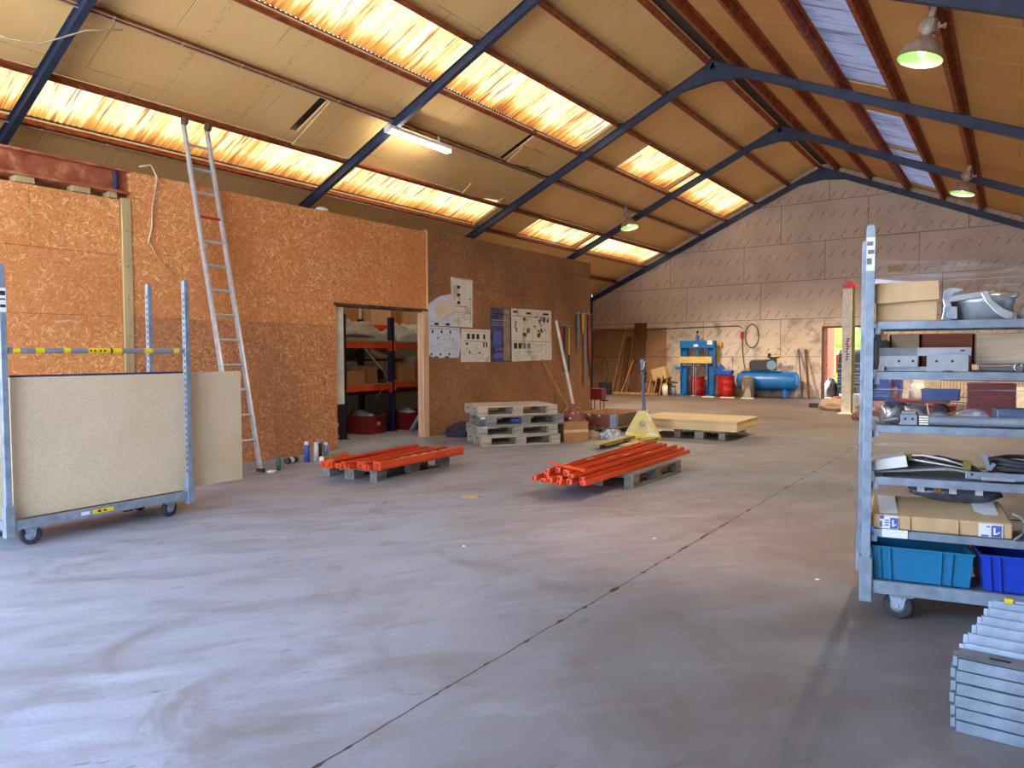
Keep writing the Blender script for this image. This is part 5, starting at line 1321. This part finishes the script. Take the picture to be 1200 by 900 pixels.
solo('grey_ramp', G().bar((-8.42, 8.87, .0), (-8.42, 9.75, .95), .06, .05), 'galv_dull', 'grey steel bar slanting up behind the door frame in the store room', 'bar')

# ================================================================ ALONG THE BACK WALL
t = thing('workshop_press', 'blue hydraulic workshop press with yellow cross beam', 'press', (-8.16, 21.66, 0))
for sx in (-1, 1):
    part(t, 'column', G().span((sx * .44 - .1, -.1, 0), (sx * .44 - .085, .1, 1.72)).span((sx * .44 + .085, -.1, 0), (sx * .44 + .1, .1, 1.72)).span((sx * .44 - .1, .02, 0), (sx * .44 + .1, .04, 1.72)), 'blue', .003)
part(t, 'head_beam', G().span((-.56, -.11, 1.52), (.56, -.09, 1.73)).span((-.56, .09, 1.52), (.56, .11, 1.73)).span((-.56, -.11, 1.5), (.56, .11, 1.52)), 'blue', .004)
part(t, 'ram', G().cyl((-.02, 0, 1.28), (-.02, 0, 1.52), .05).cyl((-.02, 0, 1.2), (-.02, 0, 1.28), .02, .05).cyl((-.02, 0, 1.7), (-.02, 0, 1.9), .055).cyl((-.02, 0, 1.9), (-.02, 0, 1.98), .02), 'blue')
part(t, 'knob', G().lathe([(0, -.04), (.04, -.02), (.045, .02), (0, .05)], 14, 0, Matrix.Translation((-.02, 0, 2.0))), 'black')
part(t, 'bed_beam', G().span((-.56, -.14, 1.02), (.5, -.1, 1.23)).span((-.56, .1, 1.02), (.5, .14, 1.23)), 'press_yel', .004)
part(t, 'plate', G().span((-.5, -.1, .95), (.1, .1, .975)), 'galv_dull')
part(t, 'sign', G().span((.34, -.116, 1.6), (.5, -.111, 1.73)), 'paper_w'); part(t, 'sign', G().span((-.1, -.116, 1.54), (.05, -.111, 1.62)), 'cream')
part(t, 'pump_lever', G().span((.54, -.05, .8), (.82, .05, .86)).bar((.6, 0, .8), (.75, 0, .95), .03, .03), 'blue')
part(t, 'side_arm', G().span((-.72, -.06, .82), (-.5, .06, .9)), 'blue'); part(t, 'foot', G().span((-.56, -.28, 0), (-.36, .28, .05)), 'blue'); part(t, 'foot', G().span((.36, -.28, 0), (.56, .28, .05)), 'blue')
solo('steel_rod', G().cyl((0, 0, .02), (0, 0, .98), .016, n=8).cyl((0, 0, 0), (0, 0, .03), .14, n=20).cyl((.08, 0, .02), (.08, 0, .9), .012, n=8), 'steel', 'pair of steel rods on a round foot standing in front of the press', 'stand', (-8.17, 21.3, 0))
def drum(label, x, y, m, r=.29, h=.62, top=None):
    t = thing('oil_drum', label, 'drum', (x, y, 0))
    prof = [(0, .01), (r, .0)]
    for z in (h * .33, h * .66): prof += [(r, z - .03), (r + .012, z), (r, z + .03)]
    prof += [(r, h - .02), (r + .01, h - .01), (r + .01, h), (r - .02, h), (r - .02, h - .02), (0, h - .02)]
    part(t, 'barrel', G().lathe(prof, 28), m)
    part(t, 'bung', G().cyl((r * .5, 0, h - .02), (r * .5, 0, h + .01), .03), 'galv_dull')
    return t
drum('red drum standing behind the blue press', -8.42, 21.62, 'drum', .24, .6) if False else None
drum('red drum carrying a blue funnel, beside the compressor', -7.12, 21.25, 'drum', .25, .66)
drum('red drum between the legs of the blue press', -8.2, 21.78, 'drum', .22, .6)
solo('funnel', G().prism([(-.25, 0), (.2, 0), (.24, .14), (-.02, .17), (-.12, .3), (-.2, .34)], -.16, .16, 0, Matrix.Rotation(PI / 2, 4, 'X')), 'blue_bin', 'dark blue plastic funnel lying on the red drum', 'funnel', (-7.15, 21.25, .67), bevel=.02)
t = thing('steel_canister', 'bright steel canister standing in front of the compressor', 'canister', (-6.42, 21.1, 0))
part(t, 'barrel', G().lathe([(0, 0), (.2, 0), (.2, .62), (.205, .63), (.205, .65), (.19, .65), (.18, .63), (0, .63)], 28), 'steel')
part(t, 'lid', G().lathe([(.17, .635), (.1, .66), (0, .665)], 24), 'steel')
t = thing('air_compressor', 'blue air compressor tank with black belt guard on top', 'compressor', (-5.95, 21.62, 0))
mt = Matrix.Translation((-.95, 0, .5)) @ Matrix.Rotation(PI / 2, 4, 'Y')
part(t, 'tank', G().lathe([(0, 0), (.12, .01), (.22, .05), (.27, .12), (.28, .2), (.28, 1.6), (.27, 1.68), (.22, 1.75), (.12, 1.79), (0, 1.8)], 32, 0, mt), 'blue')
part(t, 'weld_seam', G().cyl((-.1, 0, .5), (-.08, 0, .5), .283, n=32, caps=False).cyl((-.95 + .2, 0, .5), (-.95 + .21, 0, .5), .282, n=32, caps=False), 'poster_b')
for x in (-.65, .5):
    f = part(t, 'foot', G().span((x - .04, -.22, .02), (x + .04, .22, .25)), 'blue'); part(f, 'pad', G().cyl((x, -.18, 0), (x, -.18, .04), .06).cyl((x, .18, 0), (x, .18, .04), .06), 'rubber')
part(t, 'top_plate', G().span((-.8, -.16, .78), (.35, .16, .8)), 'blue')
pl = [(-.42, .0), (-.48, .06), (-.48, .26), (-.42, .33), (.12, .35), (.24, .3), (.28, .17), (.24, .05), (.12, .0)]
part(t, 'belt_guard', G().prism(pl, .1, .2, 0, Matrix.Translation((-.05, 0, .8)) @ Matrix.Rotation(PI / 2, 4, 'X')), 'black', .03)
part(t, 'pump', G().cyl((.12, 0, .82), (.12, 0, 1.18), .1).box((.12, 0, 1.2), (.3, .16, .05)).cyl((.0, 0, 1.2), (.0, 0, 1.32), .05), 'cab')
part(t, 'fan_wheel', G().cyl((.12, -.21, .97), (.12, -.2, .97), .14, n=24), 'cab_trim')
part(t, 'air_filter', G().cyl((.08, -.02, 1.22), (.32, -.02, 1.24), .05), 'brass')
part(t, 'motor', G().cyl((-.35, -.08, .95), (-.35, .2, .95), .13), 'grey')
part(t, 'valve', G().box((-.6, -.1, .84), (.22, .1, .06)).cyl((-.55, -.05, .8), (-.55, -.05, 1.0), .02), 'brass')
# hoses, cables, plug on the wall
solo('wall_cable', G().tube([(-11.9, 22.07, 2.18), (-10.5, 22.07, 2.1), (-9, 22.07, 2.16), (-7, 22.07, 2.18), (-6.9, 22.07, 2.1)], .012, 5), 'cable_dk', 'dark cable strung along the back wall above the press', 'cable')
t = thing('power_plug', 'red wall plug with black lead hanging beside the compressor', 'plug', (-6.9, 22.05, 1.88))
part(t, 'socket', G().span((-.04, -.04, -.1), (.04, .02, .12)), 'drum', .01); part(t, 'lead', G().tube([(0, 0, -.1), (.02, 0, -.5), (.08, -.02, -.9), (.14, -.1, -1.05)], .012, 5), 'cable_dk')
gg = G().tube([(-6.6 + .2 * math.cos(a), 22.06, 1.86 + .36 * math.sin(a)) for a in [i * 2 * PI / 28 for i in range(29)]], .012, 6)
solo('hose_loop', gg, 'cable_dk', 'black hose hung in a loop on the wall above the compressor', 'hose')
solo('wall_hook', G().cyl((-6.6, 22.0, 2.23), (-6.6, 22.09, 2.23), .015), 'galv_dull', 'peg holding the black hose loop', 'hook')
t = thing('bar_clamp', 'yellow bar clamp hanging on the wall beside the press', 'clamp', (-7.62, 22.0, .35))
part(t, 'bar', G().span((-.02, -.01, 0), (.02, .01, 1.35)), 'web_yel'); part(t, 'jaw', G().span((-.03, -.03, 1.2), (.12, .03, 1.34)), 'web_yel'); part(t, 'jaw', G().span((-.03, -.03, .5), (.14, .03, .62)).cyl((.1, 0, .3), (.1, 0, .66), .014, n=8), 'web_yel')
solo('wall_sign', G().span((-2.9, 22.07, 3.55), (-2.58, 22.09, 3.72)), 'card', 'small blank tan plate high on the back wall', 'plate')
# leaning timber
def plank(label, p0, p1, w, th, m, name='leaning_plank'):
    solo(name, G().bar(p0, p1, w, th, 0, (0, 1, 0)), m, label, 'plank')
plank('tall wide dark brown board leaning on the back wall behind the pallet truck handle', (-10.3, 21.6, 0.02), (-10.3, 22.04, 2.36), .44, .03, 'plank', 'leaning_board')
plank('narrow pale plank leaning at the dark corner of the back wall', (-11.1, 21.5, 0.02), (-10.86, 22.05, 2.16), .03, .06, 'plank_lt')
plank('narrow dark plank leaning beside the pale one', (-10.82, 21.6, 0.02), (-10.72, 22.05, 1.9), .16, .03, 'plank')
plank('short pale plank leaning crookedly next to the wide board', (-10.65, 21.3, 0.02), (-10.3, 21.5, 1.12), .03, .05, 'plank_lt')
plank('short dark plank leaning below the wide board', (-10.05, 21.3, 0.02), (-9.95, 21.6, 1.1), .08, .03, 'plank')
plank('thin rusty rod leaning on the wall beside the compressor', (-5.0, 21.6, 0), (-5.23, 22.06, 1.45), .03, .03, 'rust_dk', 'leaning_rod')
plank('flat brown strip leaning on the wall next to the thin rod', (-4.84, 21.7, 0), (-5.03, 22.06, 1.43), .07, .012, 'plank', 'leaning_strip')
solo('timber_kerb_strip', G().span((-11.9, 21.25, 0), (-9.35, 21.35, .06)), 'plank_lt', 'long timber strip lying on the floor along the back wall', 'timber')
for i, (x, z1) in enumerate(((-9.95, .62), (-9.7, .58), (-9.5, .6), (-9.3, .64), (-9.15, .5))):
    solo('timber_offcut', G().bar((x, 21.3, 0), (x + .04, 21.5, z1), .03, .05, 0, (0, 1, 0)), 'plank_lt', 'short upright timber offcut by the press, %s from the dark corner' % ORD[i], 'offcut', group='upright offcuts beside the press')
t = thing('bench_cover', 'tilted tan machine cover on a dark cluttered stand beside the press', 'machine', (-9.3, 21.75, 0))
part(t, 'cover', G().box((0, 0, .68), (.5, .35, .42), 0, Matrix.Rotation(R(-14), 4, 'Y')), 'card', .05)
part(t, 'stand', G().span((-.2, -.12, 0), (.2, .12, .42)), 'cab'); part(t, 'crank', G().bar((-.3, -.16, .42), (.3, -.16, .55), .04, .03).cyl((-.2, -.2, .5), (-.1, -.2, .5), .05), 'rust_dk')
part(t, 'shelf_bar', G().span((-.75, -.2, .38), (.5, -.14, .42)), 'rust_dk')
can('pale yellow plastic bottle on the floor by the press', -9.0, 21.05, ['cream', 'web_yel'], .38, .09, 'plastic_bottle')
can('dark metal canister on the floor between bottle and press', -8.86, 21.4, ['grey', 'black'], .3, .08, 'metal_canister')
for i, (x, y, sx) in enumerate(((-7.55, 20.95, .35), (-6.95, 20.9, .4), (-6.35, 20.85, .35))):
    solo('floor_board', G().box((0, 0, .015), (sx, .2, .03)), 'plaster', 'flat pale board on the floor, %s' % ['below the bar clamp', 'before the red funnel drum', 'before the steel canister'][i], 'board', (x, y, 0), R(5))
solo('black_hoop', G().tube([(-10.9 + .1 * math.cos(a), 20.6, .8 + .42 * math.sin(a)) for a in [i * 2 * PI / 20 for i in range(21)]], .022, 6).span((-11.1, 20.55, 0), (-10.7, 20.75, .4)), 'black', 'black hoop of hose standing in the dark corner', 'hose')

# doorway in the back wall and what is seen through it
t = thing('tool_cabinet', 'tall black tool cabinet with blue-grey drawer trims beyond the back doorway', 'cabinet', (-3.86, 22.95, 0))
part(t, 'carcass', G().span((-.42, -.22, .1), (.42, .25, 1.12)), 'cab', .006)
part(t, 'top_chest', G().prism([(-.22, 1.12), (-.22, 1.3), (-.12, 1.42), (.25, 1.42), (.25, 1.12)], -.4, .4, 0, Matrix(((0, 0, 1, 0), (1, 0, 0, 0), (0, 1, 0, 0), (0, 0, 0, 1)))), 'cab', .01)
for i, z in enumerate((.3, .42, .5, .58, .68, .82, .98)):
    d_ = part(t, 'drawer', G().span((-.4, -.232, z - .03), (.4, -.22, z + .07 if i > 3 else z + .04)), 'cab')
    part(d_, 'drawer_trim', G().span((-.4, -.238, z + .03), (.4, -.231, z + .052)), 'cab_trim')
part(t, 'castor', G().cyl((-.3, -.15, .05), (-.25, -.15, .05), .05).cyl((.3, -.15, .05), (.25, -.15, .05), .05), 'rubber')
part(t, 'tool_tray', G().box((.0, -.1, 1.3), (.36, .2, .12)), 'green')
solo('shelf_tower', G().span((.0, 0, 0), (.02, .4, 2.0)).span((.5, 0, 0), (.52, .4, 2.0)).span((0, .38, 0), (.5, .4, 2.0)).span((0, 0, 1.98), (.5, .4, 2.0)).span((0, 0, 1.6), (.5, .4, 1.62)).span((0, 0, 1.28), (.5, .4, 1.3)), 'cab', 'narrow dark shelf tower standing beside the tool cabinet', 'shelf', (-3.42, 23.05, 0))
struct('wall_annex', G().span((-5.15, 23.2, 0), (-4.66, 24.2, 2.6)).span((-5.6, 24.2, 0), (-5.1, 24.4, 2.6)), 'brick')
solo('red_signboard', G().span((-.06, -.05, .7), (.07, .05, 1.28)).cyl((0, 0, 0), (0, 0, .7), .03), 'redcap', 'bright red board on a post beyond the back doorway', 'board', (-4.36, 23.3, 0))
solo('black_bag', G().lump((0, 0, .2), (.2, .2, .35), 14, .25, 18, 12, floor=0), 'black', 'black bag on the floor beyond the back doorway', 'bag', (-4.5, 22.95, 0))
g = G()
rr = random.Random(5)
for i in range(900):
    p = Vector((rr.uniform(-8, -1), rr.uniform(26, 27), rr.uniform(.0, 3.4))); a = rr.uniform(0, 6); s = rr.uniform(.08, .2)
    d1 = Vector((math.cos(a), rr.uniform(-.5, .5), math.sin(a))) * s; d2 = Vector((-math.sin(a), rr.uniform(-.5, .5), math.cos(a))) * s * .6
    g.add([p - d1, p + d2, p + d1, p - d2], [(0, 1, 2, 3)])
g.span((-8, 26.6, 0), (-1, 27, 3.2))
solo('garden_hedge', g, 'leaf', 'sunlit green hedge seen through the back doorway', 'hedge')
t = thing('upright_beam', 'tall cream beam with a red cap standing upright before the back doorway', 'beam', (-2.93, 16.67, 0))
part(t, 'board', G().span((-.12, -.04, 0), (.07, .04, 2.72)), 'cream', .004); part(t, 'edge_strip', G().span((.07, -.035, 0), (.125, .04, 2.74)), 'olive')
part(t, 'cap', G().span((-.125, -.045, 2.7), (.13, .045, 2.8)).prism([(-.1, 2.8), (.1, 2.8), (.06, 2.85), (-.06, 2.85)], -.04, .04, 0, Matrix.Rotation(PI / 2, 4, 'X')), 'redcap', .006)
gg = G()
for i in range(9): gg.box((-.01 + .012 * ((i * 7) % 3 - 1), -.042, 1.18 + i * .055), (.05, .002, .035), 0 if i > 4 else 1)
part(t, 'lettering', gg, ['ink_red', 'poster_b'], label='worn red and blue lettering')
part(t, 'foot', G().span((-.16, -.2, 0), (.15, .2, .02)), 'cream')
t = thing('white_box', 'pair of stacked white blocks beside the foot of the red-capped beam', 'box', (-2.62, 16.45, 0))
part(t, 'lower_block', G().span((-.15, -.12, 0), (.15, .12, .13)), 'paper_w', .006); part(t, 'upper_block', G().span((-.15, -.12, .14), (.15, .12, .45)), 'paper_w', .006)
solo('dust_sack', G().lump((0, 0, .08), (.36, .24, .19), 17, .25, 24, 14, floor=0), 'card_grey', 'greyish sack slumped on the floor before the back doorway', 'sack', (-3.35, 17.6, 0))
solo('brown_carton', G().span((-.2, -.15, 0), (.2, .15, .26)), 'card_dk', 'small brown carton behind the slumped sack', 'box', (-3.4, 18.6, 0), bevel=.004)
solo('black_block', G().span((-.14, -.1, 0), (.14, .1, .1)), 'black', 'small black block on the floor beside the slumped sack', 'block', (-3.92, 18.3, 0), bevel=.004)

# ================================================================ CLUTTER SEEN THROUGH THE LOADED TROLLEY
def bin_(x, y, z, s, m, label, name='storage_bin', cat='bin'):
    t = thing(name, label, cat, (x, y, z))
    g = G()
    for q in (-1, 1): g.span((-s[0] / 2, q * s[1] / 2 - .01, 0), (s[0] / 2, q * s[1] / 2 + .01, s[2])); g.span((q * s[0] / 2 - .01, -s[1] / 2, 0), (q * s[0] / 2 + .01, s[1] / 2, s[2]))
    g.span((-s[0] / 2, -s[1] / 2, 0), (s[0] / 2, s[1] / 2, .02))
    part(t, 'shell', g, m, .004)
    rim = G()
    for q in (-1, 1): rim.span((-s[0] / 2 - .02, q * s[1] / 2 - .02, s[2] - .04), (s[0] / 2 + .02, q * s[1] / 2 + .02, s[2])); rim.span((q * s[0] / 2 - .02, -s[1] / 2, s[2] - .04), (q * s[0] / 2 + .02, s[1] / 2, s[2]))
    part(t, 'rim', rim, m, .003)
bin_(-2.25, 17.3, 0.0, (.5, .5, .5), 'blue_bin', 'dark blue bin on the floor, lower of the two behind the loaded trolley')
bin_(-2.2, 17.3, .5, (.44, .44, .42), 'blue_bin', 'dark blue bin on top of another behind the loaded trolley')
bin_(-.35, 16.6, 0.0, (.75, .5, .72), 'crate_red', 'dark red case on the floor behind the loaded trolley', 'tool_case', 'case')
t = thing('hand_cart', 'low red cart standing behind the loaded trolley', 'cart', (-1.55, 16.7, 0))
part(t, 'deck', G().span((-.5, -.3, .3), (.5, .3, .36)), 'crate_red', .01)
for sx in (-1, 1):
    for sy in (-1, 1): part(t, 'wheel', G().cyl((sx * .36, sy * .28, .13), (sx * .36, sy * .34, .13), .13, n=20), 'rubber')
part(t, 'handle', G().tube([(-.5, -.2, .36), (-.56, -.2, .8), (-.56, .2, .8), (-.5, .2, .36)], .02, 6), 'crate_red'); part(t, 'end_panel', G().span((-.5, -.3, .36), (-.46, .3, .6)), 'crate_red')
bin_(-1.2, 16.6, .361, (.62, .4, .22), 'blue_bin', 'flat blue tray with white label lying on the red cart', 'parts_tray', 'tray')
solo('red_tool_box', G().span((-.3, -.18, 0), (.3, .18, .2)).span((-.1, -.02, .2), (.1, .02, .25)), 'crate_red', 'red tool box on the floor behind the cart', 'box', (-1.3, 17.6, 0), bevel=.01)
can('cream plastic canister standing beside the blue bins', -1.7, 17.35, ['cream', 'cream'], .8, .14, 'plastic_canister')
g = G()
for i in range(26): g.span((-.75 + i * .06, -.008, 0), (-.742 + i * .06, .008, 1.1))
for z in (0, .36, .72, 1.1): g.span((-.76, -.012, z - .01), (.77, .012, z + .01))
solo('wire_panel', g, 'rust_dk', 'wire mesh panel standing behind the dark red case', 'panel', (-.55, 17.9, .0))
for i, (x, w, h) in enumerate(((.2, .8, .62), (.5, .9, .95))):
    solo('cream_board', G().bar((0, 0, 0), (0, .25, h), w, .03, 0, (0, 1, 0)), 'cream', ['low cream board leaning at the far end behind the loaded trolley', 'taller cream board leaning behind the low one'][i], 'board', (x + .25, 17.1 + .5 * i, .0))
solo('steel_rods', G().cyl((-1.45, 17.2, .0), (-1.65, 17.5, 1.05), .014, n=8), 'paper_w', 'thin pale rod leaning behind the red cart', 'rod')
solo('rubble_pile', G().lump((0, 0, .05), (.34, .4, .3), 51, .35, 26, 14, floor=0, freq=3), 'collar', 'dark brown heap of scrap between the blue bins and the cart', 'heap', (-2.25, 15.4, 0))

# bits lying on the floor
for i, (x, y, m, lab) in enumerate(((-.9, 4.3, 'paper_w', 'white crumb on the floor before the trolley castor'), (-2.05, 4.62, 'paper_w', 'white crumb on the floor beside the floor joint'), (-1.63, 6.2, 'card', 'pale curl of wood on the floor past the joint'), (-3.03, 3.7, 'paper_w', 'white chip of plaster in the middle of the floor'), (-4.5, 4.4, 'card_dk', 'brown chip on the floor before the orange beams'))):
    solo('floor_chip', G().lump((0, 0, .003), (.014, .009, .005), i + 60, .3, 8, 6, floor=.0005), m, lab, 'scrap', (x, y, 0))

# ================================================================ LIGHT
w = bpy.data.worlds.new('sky'); SC.world = w; w.use_nodes = True
wn = w.node_tree; wn.nodes.clear()
out = wn.nodes.new('ShaderNodeOutputWorld'); bg = wn.nodes.new('ShaderNodeBackground')
tc = wn.nodes.new('ShaderNodeTexCoord'); sp = wn.nodes.new('ShaderNodeSeparateXYZ'); rp = wn.nodes.new('ShaderNodeValToRGB')
wn.links.new(tc.outputs['Generated'], sp.inputs[0]); wn.links.new(sp.outputs[2], rp.inputs[0])
e = rp.color_ramp.elements
e[0].position = 0; e[0].color = (.66, .80, 1.0, 1); e[1].position = .6; e[1].color = (.42, .62, 1.0, 1)
wn.links.new(rp.outputs[0], bg.inputs[0]); bg.inputs[1].default_value = 2.75
wn.links.new(bg.outputs[0], out.inputs[0])
sun = bpy.data.lights.new('sun', 'SUN'); sun.energy = 19; sun.color = (1, .93, .82); sun.angle = R(2)
so = bpy.data.objects.new('sun', sun); COL.objects.link(so)
d = Vector((.86, -.18, -.44))    # the way the light travels
so.rotation_euler = d.to_track_quat('-Z', 'Y').to_euler()
# portals tell the renderer where the sky comes in
def portal(loc, rot, sx, sy):
    l = bpy.data.lights.new('portal', 'AREA'); l.shape = 'RECTANGLE'; l.size = sx; l.size_y = sy
    l.cycles.is_portal = True
    o = bpy.data.objects.new('portal', l); COL.objects.link(o); o.location = loc; o.rotation_euler = rot
portal(((GX0 + GX1) / 2, YF - .25, GZ / 2), (R(90), 0, 0), GX1 - GX0, GZ)
portal(((DX0 + DX1) / 2, YB + .3, DZ / 2), (R(-90), 0, 0), DX1 - DX0, DZ)
def lamp_light(x, y, side, power, col, cone=140, blend=.5):
    l = bpy.data.lights.new('lamp', 'SPOT'); l.energy = power; l.color = col; l.spot_size = R(cone); l.spot_blend = blend; l.shadow_soft_size = .06
    o = bpy.data.objects.new('lamp_glow', l); COL.objects.link(o)
    o.location = (x - .1 * side, y, zr(x) - .5); o.rotation_euler = (R(6), R(13) * side, 0)
lamp_light(-.78, 8.8, 1, 160, (1, .84, .62)); lamp_light(-.8, 16.58, 1, 330, (1, .82, .6)); lamp_light(-8.2, 16.66, -1, 420, (1, .82, .6)); lamp_light(-.78, 4.6, 1, 120, (1, .5, .26), 46, 1.0)  # last spot belongs to the added lamp, a warm pool on the floor

# ================================================================ CAMERA
cam = bpy.data.cameras.new('camera'); co = bpy.data.objects.new('camera', cam); COL.objects.link(co)
cam.sensor_width = 36; cam.lens = 830.4 / 1200 * 36; cam.clip_end = 200; cam.clip_start = .05
yaw, pitch, roll = -0.6168118, -0.0407063, -0.00413251
fwd = Vector((math.sin(yaw) * math.cos(pitch), math.cos(yaw) * math.cos(pitch), math.sin(pitch)))
r0 = fwd.cross(Vector((0, 0, 1))).normalized(); u0 = r0.cross(fwd)
rt = r0 * math.cos(roll) + u0 * math.sin(roll); up = u0 * math.cos(roll) - r0 * math.sin(roll)
mw = Matrix((rt, up, -fwd)).transposed().to_4x4(); mw.translation = Vector((0, 0, 1.3))
co.matrix_world = mw
SC.camera = co
SC.view_settings.view_transform = 'Standard'; SC.view_settings.look = 'None'; SC.view_settings.gamma = 1; SC.view_settings.use_curve_mapping = False
SC.view_settings.exposure = 1.95
SC.cycles.use_denoising = True
SC.cycles.max_bounces = 8; SC.cycles.diffuse_bounces = 5; SC.cycles.transparent_max_bounces = 12
SC.cycles.sample_clamp_indirect = 6
